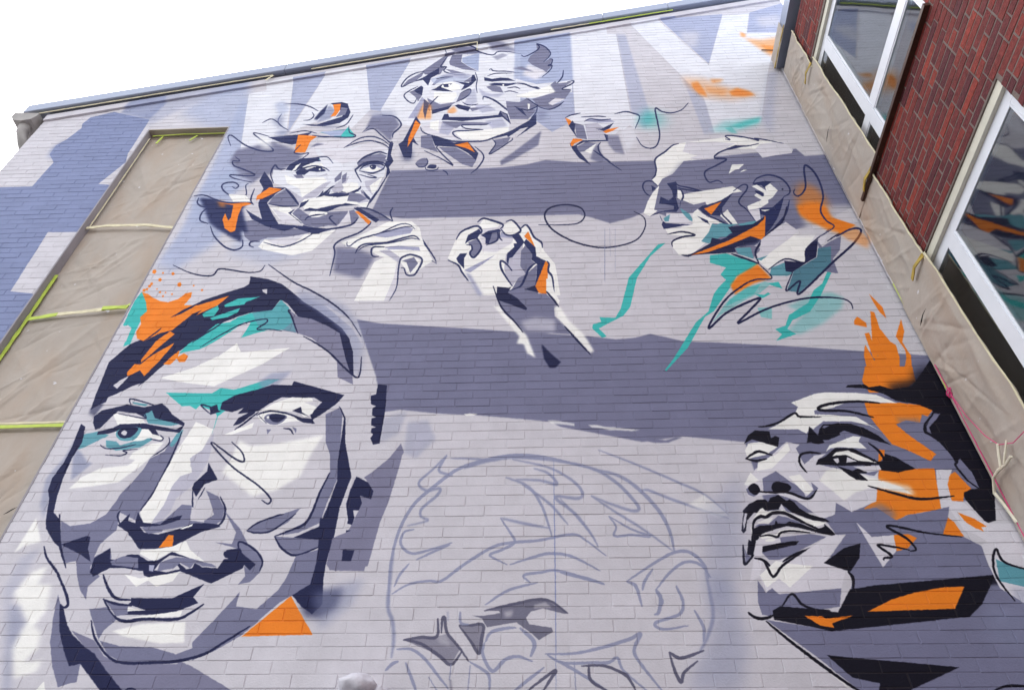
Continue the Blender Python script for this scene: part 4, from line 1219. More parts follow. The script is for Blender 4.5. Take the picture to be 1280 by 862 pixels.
# ------------------------------------------------------------------ materials
def mural_material(name, dirt):
    m = bpy.data.materials.new(name)
    m.use_nodes = True
    nt = m.node_tree
    N, Lk = nt.nodes, nt.links
    b = N["Principled BSDF"]
    geo = N.new("ShaderNodeNewGeometry")
    wob = N.new("ShaderNodeTexNoise"); wob.inputs["Scale"].default_value = 45.0; wob.inputs["Detail"].default_value = 3.0
    Lk.new(geo.outputs["Position"], wob.inputs["Vector"])
    ws = N.new("ShaderNodeVectorMath"); ws.operation = 'MULTIPLY_ADD'
    ws.inputs[1].default_value = (0.008, 0, 0.008)
    Lk.new(wob.outputs["Color"], ws.inputs[0])
    Lk.new(geo.outputs["Position"], ws.inputs[2])
    sep = N.new("ShaderNodeSeparateXYZ"); Lk.new(ws.outputs[0], sep.inputs[0])
    def lin(sock, a, bb):
        q = N.new("ShaderNodeMapRange"); q.clamp = False
        q.inputs["From Min"].default_value = a; q.inputs["From Max"].default_value = bb
        Lk.new(sock, q.inputs["Value"]); return q.outputs[0]
    com = N.new("ShaderNodeCombineXYZ")
    Lk.new(lin(sep.outputs[0], TX0 + 0.004, TX1 + 0.004), com.inputs[0])
    Lk.new(lin(sep.outputs[2], TZ0 + 0.004, TZ1 + 0.004), com.inputs[1])
    tex = N.new("ShaderNodeTexImage"); tex.image = img; tex.extension = 'EXTEND'
    Lk.new(com.outputs[0], tex.inputs["Vector"])
    # patchy spray coverage and brush marks
    n1 = N.new("ShaderNodeTexNoise"); n1.inputs["Scale"].default_value = 5.0; n1.inputs["Detail"].default_value = 8.0
    n1.inputs["Roughness"].default_value = 0.7
    Lk.new(geo.outputs["Position"], n1.inputs["Vector"])
    mr = N.new("ShaderNodeMapRange")
    mr.inputs["From Min"].default_value = 0.3; mr.inputs["From Max"].default_value = 0.7
    mr.inputs["To Min"].default_value = 0.90; mr.inputs["To Max"].default_value = 1.06
    Lk.new(n1.outputs["Fac"], mr.inputs["Value"])
    mul = N.new("ShaderNodeVectorMath"); mul.operation = 'SCALE'
    Lk.new(tex.outputs["Color"], mul.inputs[0]); Lk.new(mr.outputs[0], mul.inputs["Scale"])
    # every brick took the paint a little differently
    def mth(op, a, b2=None):
        q = N.new("ShaderNodeMath"); q.operation = op
        for k_, v_ in ((0, a), (1, b2)):
            if v_ is None:
                continue
            if isinstance(v_, (int, float)):
                q.inputs[k_].default_value = v_
            else:
                Lk.new(v_, q.inputs[k_])
        return q.outputs[0]
    sp = N.new("ShaderNodeSeparateXYZ"); Lk.new(geo.outputs["Position"], sp.inputs[0])
    row = mth('FLOOR', mth('DIVIDE', mth('SUBTRACT', sp.outputs[2], 3.485 + .003), 0.073))
    odd = mth('PINGPONG', row, 1.0)
    col_ = mth('FLOOR', mth('SUBTRACT', mth('DIVIDE', mth('SUBTRACT', sp.outputs[0], 0.4358 + .003), 0.242), mth('MULTIPLY', odd, 0.5)))
    cc = N.new("ShaderNodeCombineXYZ"); Lk.new(col_, cc.inputs[0]); Lk.new(row, cc.inputs[1])
    wn_ = N.new("ShaderNodeTexWhiteNoise"); wn_.noise_dimensions = '2D'; Lk.new(cc.outputs[0], wn_.inputs["Vector"])
    vmix = N.new("ShaderNodeMix"); vmix.data_type = 'RGBA'
    vmix.inputs[0].default_value = 0.06
    vmix.inputs[6].default_value = (1, 1, 1, 1)
    Lk.new(wn_.outputs["Value"], vmix.inputs[7])
    vm = N.new("ShaderNodeVectorMath"); vm.operation = 'MULTIPLY'
    Lk.new(mul.outputs[0], vm.inputs[0]); Lk.new(vmix.outputs[2], vm.inputs[1])
    out = vm.outputs[0]
    if dirt:
        mx = N.new("ShaderNodeMix"); mx.data_type = 'RGBA'
        mx.inputs[0].default_value = dirt
        Lk.new(out, mx.inputs[6]); mx.inputs[7].default_value = srgb((120, 108, 104))
        out = mx.outputs[2]
    Lk.new(out, b.inputs["Base Color"])
    b.inputs["Roughness"].default_value = 0.62
    b.inputs["Specular IOR Level"].default_value = 0.15
    n2 = N.new("ShaderNodeTexNoise"); n2.inputs["Scale"].default_value = 90.0; n2.inputs["Detail"].default_value = 6.0
    Lk.new(geo.outputs["Position"], n2.inputs["Vector"])
    bp = N.new("ShaderNodeBump"); bp.inputs["Strength"].default_value = 0.35; bp.inputs["Distance"].default_value = 0.006
    Lk.new(n2.outputs["Fac"], bp.inputs["Height"]); Lk.new(bp.outputs[0], b.inputs["Normal"])
    return m

M_MURAL = mural_material("mural_paint_on_brick", 0.0)
M_JOINT = mural_material("mural_paint_in_joints", 0.08)
M_JAMB = material("grey_reveal", (150, 146, 152), 0.8, 3.0, 0.12, 0.3, 80)
M_LINTEL = material("beige_lintel", (176, 168, 158), 0.8, 4.0, 0.15, 0.3, 80)
M_METAL = material("zinc_coping", (150, 158, 178), 0.45, 1.2, 0.06, 0.05, 8, metallic=0.35)
M_DARK = material("shade_black", (22, 20, 20), 0.9)  # near-black colour carries the shade in roof gaps and paper slits
M_GUTTER = material("weathered_gutter", (150, 146, 144), 0.6, 6.0, 0.2, metallic=0.2)
M_TAPE = material("cream_masking_tape", (218, 210, 178), 0.75, 20.0, 0.12)
M_GREEN = material("green_masking_tape", (184, 204, 84), 0.6, 20.0, 0.1)
M_YELLOW = material("yellowed_tape", (172, 146, 62), 0.6, 14.0, 0.25)
M_PINK = material("pink_mason_line", (214, 72, 128), 0.7)
M_PLASTIC = material("white_plastic_wrap", (206, 204, 213), 0.3, 12.0, 0.1, 0.4, 40)
M_FRAME = material("white_window_paint", (226, 228, 234), 0.35, 5.0, 0.04)
M_CREAM = material("cream_reveal_paint", (206, 202, 186), 0.6, 6.0, 0.08)
M_BROWN = material("brown_sill", (72, 48, 36), 0.5, 8.0, 0.2)
M_GASKET = material("black_gasket", (20, 21, 24), 0.6)
M_ROOM = material("dim_room", (150, 154, 160), 0.9, 1.0, 0.2)
M_BACKING = material("grey_blue_backing", (196, 206, 218), 0.8)  # pale colour for the sheet added to brighten a dark pane
M_MORTAR = material("grey_mortar", (116, 104, 98), 0.95, 25.0, 0.18, 0.5, 160)
M_ROOF = material("roofing_felt", (52, 52, 56), 0.9, 2.0, 0.2)
M_ASPHALT = material("asphalt", (64, 64, 66), 0.95, 1.5, 0.2, 0.5, 90)
M_BLUEPLASTER = material("plain_render", (196, 194, 204), 0.85, 2.0, 0.06)

def paper_material():
    m = material("brown_masking_paper", (184, 174, 164), 0.72, 2.2, 0.07, 0.3, 34)
    nt = m.node_tree
    b = nt.nodes["Principled BSDF"]
    src = b.inputs["Base Color"].links[0].from_socket
    geo = [n for n in nt.nodes if n.type == 'NEW_GEOMETRY'][0]
    mp = nt.nodes.new("ShaderNodeMapping"); mp.inputs["Scale"].default_value = (2.0, 2.0, 0.8)
    mp.inputs["Rotation"].default_value = (0.3, 0.5, 0.2)
    nt.links.new(geo.outputs["Position"], mp.inputs["Vector"])
    n = nt.nodes.new("ShaderNodeTexNoise"); n.inputs["Scale"].default_value = 1.6; n.inputs["Detail"].default_value = 7.0
    n.inputs["Roughness"].default_value = 0.6
    nt.links.new(mp.outputs[0], n.inputs["Vector"])
    mr = nt.nodes.new("ShaderNodeMapRange"); mr.inputs["From Min"].default_value = 0.45; mr.inputs["From Max"].default_value = 0.72
    mr.inputs["To Max"].default_value = 0.6
    nt.links.new(n.outputs["Fac"], mr.inputs["Value"])
    mx = nt.nodes.new("ShaderNodeMix"); mx.data_type = 'RGBA'
    nt.links.new(mr.outputs[0], mx.inputs[0])
    nt.links.new(src, mx.inputs[6]); mx.inputs[7].default_value = srgb((182, 158, 136))
    nt.links.new(mx.outputs[2], b.inputs["Base Color"])
    vo = nt.nodes.new("ShaderNodeTexNoise"); vo.inputs["Scale"].default_value = 14.0; vo.inputs["Detail"].default_value = 2.0
    nt.links.new(geo.outputs["Position"], vo.inputs["Vector"])
    fr = nt.nodes.new("ShaderNodeMapRange"); fr.inputs["From Min"].default_value = 0.72; fr.inputs["From Max"].default_value = 0.75
    nt.links.new(vo.outputs["Fac"], fr.inputs["Value"])
    m2 = nt.nodes.new("ShaderNodeMix"); m2.data_type = 'RGBA'
    nt.links.new(fr.outputs[0], m2.inputs[0]); nt.links.new(mx.outputs[2], m2.inputs[6]); m2.inputs[7].default_value = srgb((220, 218, 222))
    nt.links.new(m2.outputs[2], b.inputs["Base Color"])
    tl = nt.nodes.new("ShaderNodeBsdfTranslucent"); nt.links.new(m2.outputs[2], tl.inputs[0])
    ms = nt.nodes.new("ShaderNodeMixShader"); ms.inputs[0].default_value = 0.14
    o_ = [n for n in nt.nodes if n.type == 'OUTPUT_MATERIAL'][0]
    nt.links.new(b.outputs[0], ms.inputs[1]); nt.links.new(tl.outputs[0], ms.inputs[2]); nt.links.new(ms.outputs[0], o_.inputs["Surface"])
    return m
M_PAPER = paper_material()

def red_brick_material():
    m = material("red_facing_brick", (140, 50, 46), 0.85, 45.0, 0.32, 0.6, 110)
    nt = m.node_tree
    b = nt.nodes["Principled BSDF"]
    at = nt.nodes.new("ShaderNodeAttribute"); at.attribute_name = "tone"
    ramp = nt.nodes.new("ShaderNodeValToRGB")
    cr = ramp.color_ramp
    cr.elements[0].position = 0.0; cr.elements[0].color = srgb((80, 30, 38))
    cr.elements[1].position = 1.0; cr.elements[1].color = srgb((140, 52, 40))
    e = cr.elements.new(0.45); e.color = srgb((108, 40, 38))
    nt.links.new(at.outputs["Fac"], ramp.inputs[0])
    sc = [n for n in nt.nodes if n.type == 'VECT_MATH'][0]
    nt.links.new(ramp.outputs[0], sc.inputs[0])
    return m
M_RED = red_brick_material()

def glass_material():
    m = bpy.data.materials.new("double_glazing")
    m.use_nodes = True
    nt = m.node_tree
    nt.nodes.clear()
    out = nt.nodes.new("ShaderNodeOutputMaterial")
    tr = nt.nodes.new("ShaderNodeBsdfTransparent"); tr.inputs[0].default_value = (0.62, 0.70, 0.70, 1)
    gl = nt.nodes.new("ShaderNodeBsdfGlossy"); gl.inputs["Roughness"].default_value = 0.045
    fr = nt.nodes.new("ShaderNodeFresnel"); fr.inputs["IOR"].default_value = 3.1
    gl.inputs[0].default_value = (0.92, 0.96, 1.0, 1)
    geo = nt.nodes.new("ShaderNodeNewGeometry")
    wv = nt.nodes.new("ShaderNodeTexNoise"); wv.inputs["Scale"].default_value = 2.5
    nt.links.new(geo.outputs["Position"], wv.inputs["Vector"])
    bp = nt.nodes.new("ShaderNodeBump"); bp.inputs["Strength"].default_value = 0.018; bp.inputs["Distance"].default_value = 0.05
    nt.links.new(wv.outputs["Fac"], bp.inputs["Height"]); nt.links.new(bp.outputs[0], gl.inputs["Normal"])
    mx = nt.nodes.new("ShaderNodeMixShader")
    nt.links.new(fr.outputs[0], mx.inputs[0]); nt.links.new(tr.outputs[0], mx.inputs[1]); nt.links.new(gl.outputs[0], mx.inputs[2])
    nt.links.new(mx.outputs[0], out.inputs["Surface"])
    return m
M_GLASS = glass_material()

# ------------------------------------------------------------------ ground
g = obj("ground", [(-300, -300, 0), (300, -300, 0), (300, 300, 0), (-300, 300, 0)], [(0, 1, 2, 3)], M_ASPHALT, at=(0, 0, 0))
tag(g, kind="structure", label="grey asphalt yard in front of the painted wall")

# ------------------------------------------------------------------ painted building
SL, XL, XR = 0.292, -5.55, 3.10
def roof_z(x):
    return 9.464 + SL * (x + 5.52)
OX0, OX1, OZ0, OZ1 = -4.26, -3.365, 2.4, 9.19
FACE_X = 2.68

bld = empty("painted_building", (-1.2, 0.0, 0.0))
tag(bld, "painted brick gable wall with mural of portraits, hands and letters under a sloping roof edge", "building")

def prism(x0, x1, y0, y1, z0, ztop):
    return ([(x0, y0, z0), (x1, y0, z0), (x1, y0, ztop(x1)), (x0, y0, ztop(x0)), (x0, y1, z0), (x1, y1, z0), (x1, y1, ztop(x1)), (x0, y1, ztop(x0))],
            [(0, 1, 2, 3), (5, 4, 7, 6), (1, 5, 6, 2), (4, 0, 3, 7), (3, 2, 6, 7), (4, 5, 1, 0)])
mb = MB()
top = lambda x: roof_z(x) + 0.1
for (a, b_, z0, zt) in ((XL, OX0, 0, top), (OX1, XR, 0, top), (OX0, OX1, OZ1, top), (OX0, OX1, 0, lambda x: OZ0)):
    mb.add(*prism(a, b_, 0.0024, 0.155, z0, zt))
mb.build("mortar_bed", M_JOINT, bld)
mb = MB(); mb.add(*prism(XL, XR, 0.155, 9.0, 0, top)); mb.build("wall", M_BLUEPLASTER, bld)

BL, BH, JT = 0.242, 0.073, 0.0052
Z_BASE, X_BASE = 3.485, 0.4358
def brick_shape(w, h, d=0.03, b=0.002, jit=0.0012, rg=random):
    x, z = w / 2, h / 2
    v = [(-x, d, -z), (x, d, -z), (x, d, z), (-x, d, z),
         (-x, b, -z), (x, b, -z), (x, b, z), (-x, b, z),
         (-x + b, 0, -z + b), (x - b, 0, -z + b), (x - b, 0, z - b), (-x + b, 0, z - b)]
    dj = [(rg.uniform(-jit, jit), rg.uniform(-jit, jit)) for _ in range(4)]
    v = [(p[0] + dj[i % 4][0], p[1], p[2] + dj[i % 4][1]) for i, p in enumerate(v)]
    f = [(8, 9, 10, 11)]
    for a, c in ((0, 4), (4, 8)):
        for i in range(4):
            j = (i + 1) % 4
            f.append((a + i, a + j, c + j, c + i))
    return v, f

def proj(p):
    d = np.array(p, float) - CAM
    z = d @ _f
    if z <= 0.05:
        return None
    return 640 + F_PX * (d @ _R) / z, 431 - F_PX * (d @ _U) / z

def screen_area(corners):
    q = [proj(c) for c in corners]
    if any(p is None for p in q):
        return 0
    cx, cy = sum(p[0] for p in q) / 4, sum(p[1] for p in q) / 4
    if not (-10 < cx < 1290 and -10 < cy < 872):
        return 0
    return abs(sum(q[i][0] * q[(i + 1) % 4][1] - q[(i + 1) % 4][0] * q[i][1] for i in range(4))) / 2

spans = []
n0 = -int(Z_BASE / BH)
for n in range(n0, 125):
    za, zb = Z_BASE + n * BH + JT, Z_BASE + (n + 1) * BH
    off = X_BASE + (0 if n % 2 == 0 else BL / 2)
    k0 = int(math.floor((XL - off) / BL)) - 1
    for k in range(k0, k0 + 40):
        xa, xb = off + k * BL + JT, off + (k + 1) * BL
        xa, xb = max(xa, XL), min(xb, XR)
        if xb - xa < 0.03:
            continue
        pieces = [(xa, xb)]
        if za < OZ1 and zb > OZ0:
            pieces = []
            if xa < OX0:
                pieces.append((xa, min(xb, OX0)))
            if xb > OX1:
                pieces.append((max(xa, OX1), xb))
        for (a, c) in pieces:
            if zb < 10.0:
                c = min(c, FACE_X + 0.03)
            if c - a < 0.03 or za > roof_z((a + c) / 2) - 0.005:
                continue
            zt = zb
            spans.append((a, c, za, zt))
scored = sorted(range(len(spans)), key=lambda i: -screen_area([(spans[i][0], 0, spans[i][2]), (spans[i][1], 0, spans[i][2]), (spans[i][1], 0, spans[i][3]), (spans[i][0], 0, spans[i][3])]))
near = set(scored[:300])
full_me = [mesh_of("brick", *brick_shape(BL - JT, BH - JT), M_MURAL) for _ in range(8)]
rest = MB()
for i, (a, c, za, zb) in enumerate(spans):
    cx, cz = (a + c) / 2 + random.uniform(-.0012, .0012), (za + zb) / 2 + random.uniform(-.0012, .0012)
    dy = random.uniform(-.0012, .0012)
    tilt = random.uniform(-.006, .006)
    if i in near:
        w = c - a
        me = full_me[i % 8] if abs(w - (BL - JT)) < 0.002 else mesh_of("brick", *brick_shape(w, BH - JT), M_MURAL)
        o = bpy.data.objects.new("brick", me)
        o.parent = bld
        o.location = (cx - bld.location.x, dy, cz)
        o.rotation_euler = (random.uniform(-.01, .01), tilt, random.uniform(-.006, .006))
        link(o)
    else:
        v, f = brick_shape(c - a, zb - za)
        ct, st = math.cos(tilt), math.sin(tilt)
        rx = random.uniform(-.01, .01)
        rest.add([(cx + p[0] * ct + p[2] * st, dy + p[1] + rx * p[2], cz - p[0] * st + p[2] * ct) for p in v], f)
o = rest.build("brick_field", M_MURAL, bld)
o["kind"] = "stuff"

# reveal of the tall papered opening
MB().box(OX0 - .001, OX0 + 0.012, -0.003, 0.15, OZ0, OZ1).build("jamb", M_JAMB, bld)
MB().box(OX1 - 0.012, OX1 + .001, -0.003, 0.15, OZ0, OZ1).build("jamb", M_JAMB, bld)
MB().box(OX0 + 0.012, OX1 - 0.012, -0.003, 0.15, OZ1 - 0.012, OZ1 + .001).build("lintel", M_LINTEL, bld)
MB().box(OX0 - 0.02, OX1 + 0.02, -0.03, 0.15, OZ0 - 0.05, OZ0 - .002).build("sill", M_LINTEL, bld)

# ledge course, dark gap and metal edge along the sloping roof
zr = roof_z(0)
MB().box(XL, XR, -0.024, 0.006, zr, zr + 0.112, SL).build("ledge", M_MURAL, bld)
nl = int((XR - XL) / 0.085)
MB().box(XL, XR, 0.0065, 0.3, zr + 0.101, zr + 0.18, SL).build("gap_shade_board", M_DARK, bld)  # shade of the gap under the coping, put into the colour
edges = [-5.80, -3.02, -0.76, 0.78, 1.62, 3.16]
for a, c in zip(edges[:-1], edges[1:]):
    MB().box(a + .003, c - .003, -0.078, 0.32, zr + 0.168, zr + 0.330, SL, bevel=0.006).build("coping_panel", M_METAL, bld)
MB().box(-5.9, 3.2, 0.321, 9.2, zr + 0.175, zr + 0.29, SL).build("roof", M_ROOF, bld)
# eaves gutter end and downpipe at the low corner
gz = roof_z(-5.7) + 0.02
mb = MB()
prof = [(-5.90, gz + 0.13), (-5.90, gz + 0.05), (-5.85, gz - 0.03), (-5.74, gz - 0.06), (-5.64, gz - 0.03), (-5.60, gz + 0.05), (-5.60, gz + 0.10)]
v = [(x, y, z) for y in (-0.07, 9.0) for (x, z) in prof]
n = len(prof)
mb.add(v, [tuple(range(n)), tuple(range(2 * n - 1, n - 1, -1))] + [(i, i + 1, n + i + 1, n + i) for i in range(n - 1)])
gut = mb.build("gutter", M_GUTTER, bld)
mb = MB().tube([(-5.74, 0.02, gz - 0.03), (-5.735, 0.03, gz - 0.14), (-5.70, 0.09, gz - 0.26), (-5.66, 0.2, gz - 0.4), (-5.63, 0.3, gz - 0.55), (-5.63, 0.3, 0.1)], 0.055, 12,
                [1.25, 1.1, 1.0, 0.85, 0.8, 0.8])
mb.build("downpipe", M_GUTTER, gut, smooth=True)

# ------------------------------------------------------------------ red brick building on the right
red = empty("brick_building", (FACE_X + 1.5, -4.0, 0.0))
tag(red, "dark red brick building with tall white windows standing at right angles to the mural", "building")
RT = 9.90
WIN = [(7.22, 9.20), (4.12, 6.10)]
WY0, WY1 = -1.78, -0.22
def ybox(m, x0, x1, y0, y1, z0, z1):
    m.box(x0, x1, y0, y1, z0, z1)
mb = MB()
ybox(mb, FACE_X + .0022, 3.0, -10, WY0, 0, RT)
ybox(mb, FACE_X + .0022, 3.0, WY1, -0.012, 0, RT)
zs = [0, WIN[1][0], WIN[1][1], WIN[0][0], WIN[0][1], RT]
for a, c in ((0, 1), (2, 3), (4, 5)):
    ybox(mb, FACE_X + .0022, 3.0, WY0, WY1, zs[a], zs[c])
mb.build("mortar_bed", M_MORTAR, red)
mb = MB()
ybox(mb, 5.2, 8.0, -10, -0.012, 0, RT)
for a, c in ((0, 1), (2, 3), (4, 5)):
    ybox(mb, 3.0, 5.2, -10, -0.012, zs[a] - (0 if a == 0 else 0), zs[c])
mb.build("storey_floor", M_ROOM, red)
MB().box(FACE_X + 0.06, 8.0, -10, -0.012, RT + .001, 10.03).build("gap_shade_board", M_DARK, red)  # shadow gap below the fascia, its shade painted near-black
MB().box(FACE_X - 0.07, 8.1, -10.1, -0.45, 10.031, 10.23, bevel=0.004).build("roof_fascia", M_METAL, red)
MB().box(FACE_X - 0.07, 8.1, -0.449, -0.02, 10.033, 10.23).build("roof_fascia", M_METAL, red)
# bricks: header and stretcher mix, tone stored per brick
rnd = random.Random(3)
def red_shape(w, h):
    v, f = brick_shape(w, h, 0.03, 0.0018, 0.0022, rnd)
    return [(p[1], -p[0], p[2]) for p in v], f
def in_window(y0, y1, z0, z1):
    for (a, c) in WIN:
        if z1 > a and z0 < c and y1 > WY0 and y0 < WY1:
            return True
    return False
RH, RJ = 0.0727, 0.0125
rspans = []
rnd = random.Random(3)
for n in range(int(RT / RH)):
    za, zb = n * RH + RJ, (n + 1) * RH
    y = -0.012 + ((n * 0.30) % 0.60)
    kk = 0
    while y > -6.0:
        L = (0.240, 0.240, 0.120)[kk % 3] if rnd.random() < 0.9 else 0.180
        kk += 1
        segs = [(y - L + RJ, y)]
        out = []
        for (a, c) in segs:
            c = min(c, -0.012)
            if in_window(a, c, za, zb):
                if a < WY0 < c:
                    out.append((a, WY0))
                if a < WY1 < c:
                    out.append((WY1, c))
            else:
                out.append((a, c))
        for (a, c) in out:
            if c - a > 0.025:
                rspans.append((a, c, za, zb))
        y -= L
def rarea(s):
    if s[1] > -0.44:
        return 0
    return screen_area([(FACE_X, s[0], s[2]), (FACE_X, s[1], s[2]), (FACE_X, s[1], s[3]), (FACE_X, s[0], s[3])])
order = sorted(range(len(rspans)), key=lambda i: -rarea(rspans[i]))
rnear = set(order[:300])
def add_tone(me, vals):
    at = me.attributes.new("tone", 'FLOAT', 'FACE')
    at.data.foreach_set("value", vals)
cache = {}
rest, tones = MB(), []
for i, (a, c, za, zb) in enumerate(rspans):
    w = round(c - a, 3)
    dx = rnd.uniform(-.0022, .0008)
    tone = min(1, max(0, rnd.gauss(0.45, 0.24)))
    cy, cz = (a + c) / 2, (za + zb) / 2 + rnd.uniform(-.0012, .0012)
    if i in rnear:
        key = (w, int(tone * 7.99), i % 3)
        if key not in cache:
            v, f = red_shape(w, zb - za)
            me = mesh_of("brick", v, f, M_RED)
            add_tone(me, [(key[1] + .5) / 8] * len(f))
            cache[key] = me
        o = bpy.data.objects.new("brick", cache[key])
        o.parent = red
        o.location = (FACE_X + dx - red.location.x, cy - red.location.y, cz)
        o.rotation_euler = (rnd.uniform(-.008, .008), rnd.uniform(-.008, .008), rnd.uniform(-.004, .004))
        link(o)
    else:
        v, f = red_shape(w, zb - za)
        rest.add([(FACE_X + dx + p[0], cy + p[1], cz + p[2]) for p in v], f)
        tones += [tone] * len(f)
o = rest.build("brick_field", M_RED, red)
o["kind"] = "stuff"
add_tone(o.data, tones)

# windows
FX = FACE_X + 0.04
for (z0, z1) in WIN:
    mb = MB()
    mb.box(FX, FX + .07, WY0 + .002, WY1 - .002, z1 - 0.16, z1 - .075)
    mb.box(FX, FX + .07, WY0 + .002, WY1 - .002, z0 + .002, z0 + 0.055)
    mb.box(FX + .001, FX + .069, WY0 + .002, WY0 + 0.07, z0 + 0.055, z1 - 0.16)
    mb.box(FX + .001, FX + .069, WY1 - 0.07, WY1 - .002, z0 + 0.055, z1 - 0.16)
    win = mb.build("window", M_FRAME, red)
    MB().box(FX - .012, FX + .06, -0.79, -0.68, z0 + 0.056, z1 - 0.161, bevel=.008).build("mullion", M_FRAME, win)
    tz = z0 + 0.40
    if z0 > 6:
        MB().box(FX + .045, FX + .05, -0.675, WY1 - .075, z0 + .07, z1 - .17).build("added_backing", M_BACKING, win)  # invented sheet, added to lighten the black strip of glass
    MB().box(FX - .008, FX + .06, WY0 + .071, -0.791, tz, tz + 0.06, bevel=.006).build("transom", M_FRAME, win)
    MB().box(FX - .004, FX + .06, WY0 + .071, -0.791, tz + 0.068, tz + 0.125, bevel=.006).build("transom", M_FRAME, win)
    MB().box(FX - .008, FX + .06, -0.679, WY1 - .071, tz, tz + 0.11, bevel=.006).build("transom", M_FRAME, win)
    MB().box(FACE_X + .012, FX - .001, WY0 + .001, WY1 - .001, z1 - 0.075, z1 - .001).build("lintel", M_CREAM, win)
    MB().box(FX + .002, FX + .07, WY0 + .003, WY1 - .003, z1 - 0.0745, z1 - .0015).build("head_board", M_CREAM, win)
    mb = MB()
    mb.add([(FX + .01, WY0 - .02, z0 - .001), (FACE_X - .045, WY0 - .02, z0 - .028), (FACE_X - .045, WY0 - .02, z0 - .062), (FX + .01, WY0 - .02, z0 - .05),
            (FX + .01, WY1 + .02, z0 - .001), (FACE_X - .045, WY1 + .02, z0 - .028), (FACE_X - .045, WY1 + .02, z0 - .062), (FX + .01, WY1 + .02, z0 - .05)],
           [(0, 1, 5, 4), (1, 2, 6, 5), (2, 3, 7, 6), (3, 0, 4, 7), (3, 2, 1, 0), (4, 5, 6, 7)])
    mb.build("sill", M_BROWN, win)
    for (ya, yb, za, zb) in ((WY0 + .07, -0.79, tz + .125, z1 - .16), (WY0 + .07, -0.79, z0 + .055, tz), (-0.68, WY1 - .07, tz + .11, z1 - .16), (-0.68, WY1 - .07, z0 + .055, tz)):
        e = .016
        mb = MB()
        mb.box(FX - .003, FX + .024, ya, yb, za, za + e); mb.box(FX - .003, FX + .024, ya, yb, zb - e, zb)
        mb.box(FX - .002, FX + .023, ya, ya + e, za + e, zb - e); mb.box(FX - .002, FX + .023, yb - e, yb, za + e, zb - e)
        mb.build("glazing_bead", M_FRAME, win)
        MB().box(FX + .004, FX + .010, ya + e - .002, yb - e + .002, za + e - .002, zb - e + .002).build("pane", M_GLASS, win)

# ------------------------------------------------------------------ masking paper, tape and string
def sheet(name, corner, du, dv, nu, nv, nrm, amp, seed, mat, edge=None, folds=()):
    """Crumpled sheet: corner + u*du + v*dv pushed out along nrm."""
    corner, du, dv, nrm = Vector(corner), Vector(du), Vector(dv), Vector(nrm)
    V, Fc = [], []
    wu, wv = du.length, dv.length
    rg = random.Random(int(seed * 100))
    creases = [(rg.random() * (edge(0.5) if edge else 1), rg.random(), rg.choice((0.7, 0.9, 1.2, 2.2, 0.3)) + rg.uniform(-.25, .25), rg.uniform(.12, .55), rg.uniform(.006, .022), rg.choice((1, 1, -1)) * rg.uniform(.3, 1.0))
               for _ in range(int(10 + 14 * wv))]
    for j in range(nv + 1):
        for i in range(nu + 1):
            u, v = i / nu, j / nv
            uu = u
            if edge:
                uu = u * edge(v)
            p = corner + uu * du + v * dv
            q = Vector((p.x * 3.1 + seed, p.y * 3.1, p.z * 1.7))
            h = noise.noise(q) * 0.6 + abs(noise.noise(q * 2.3 + Vector((5, 1, 2)))) * 0.5 + noise.noise(Vector((u * 9 + v * 6, v * 2.3 - u * 3, seed))) * 0.45
            for (fu, fv, ang, wd, am) in folds:
                dd = (u - fu) * math.cos(ang) + (v - fv) * math.sin(ang)
                h += am * math.exp(-(dd / wd) ** 2)
            for (cu, cv, ca, cl, cw, am) in creases:
                eu, ev = (uu - cu) * wu, (v - cv) * wv
                al, ac = eu * math.cos(ca) + ev * math.sin(ca), -eu * math.sin(ca) + ev * math.cos(ca)
                if abs(al) < cl and abs(ac) < 5 * cw:
                    h += am * math.exp(-abs(ac) / cw) * (1 - (al / cl) ** 2)
            fade = min(1.0, 6 * min(u, 1 - u, v, 1 - v) + 0.15)
            V.append(p + nrm * (amp * h * fade))
    for j in range(nv):
        for i in range(nu):
            a = j * (nu + 1) + i
            Fc.append((a, a + 1, a + nu + 2, a + nu + 1))
    return obj(name, V, Fc, mat, smooth=True)

def strip(name, pts, width, side, nrm, mat, seed=0, wav=0.004, thick=0.0015):
    """Tape strip following pts; width vector `side`, facing nrm."""
    P = [Vector(p) for p in pts]
    out = []
    for a, c in zip(P[:-1], P[1:]):
        m_ = max(2, int((c - a).length / 0.06))
        out += [a.lerp(c, k / m_) for k in range(m_)]
    out.append(P[-1])
    side, nrm = Vector(side).normalized(), Vector(nrm).normalized()
    V, Fc = [], []
    for i, p in enumerate(out):
        w = width * (0.66 + 0.3 * noise.noise(Vector((i * 0.7, seed, 0))))
        off = nrm * (wav * (0.7 + noise.noise(Vector((i * 0.5, seed + 4, 1)))))
        V += [p + side * w / 2 + off, p - side * w / 2 + off + nrm * wav * noise.noise(Vector((i * .9, seed, 7))), p - side * w / 2 - nrm * thick, p + side * w / 2 - nrm * thick]
    for i in range(len(out) - 1):
        a = 4 * i
        for k in range(4):
            Fc.append((a + k, a + (k + 1) % 4, a + 4 + (k + 1) % 4, a + 4 + k))
    n_ = 4 * (len(out) - 1)
    Fc += [(3, 2, 1, 0), (n_, n_ + 1, n_ + 2, n_ + 3)]
    return obj(name, V, Fc, mat)

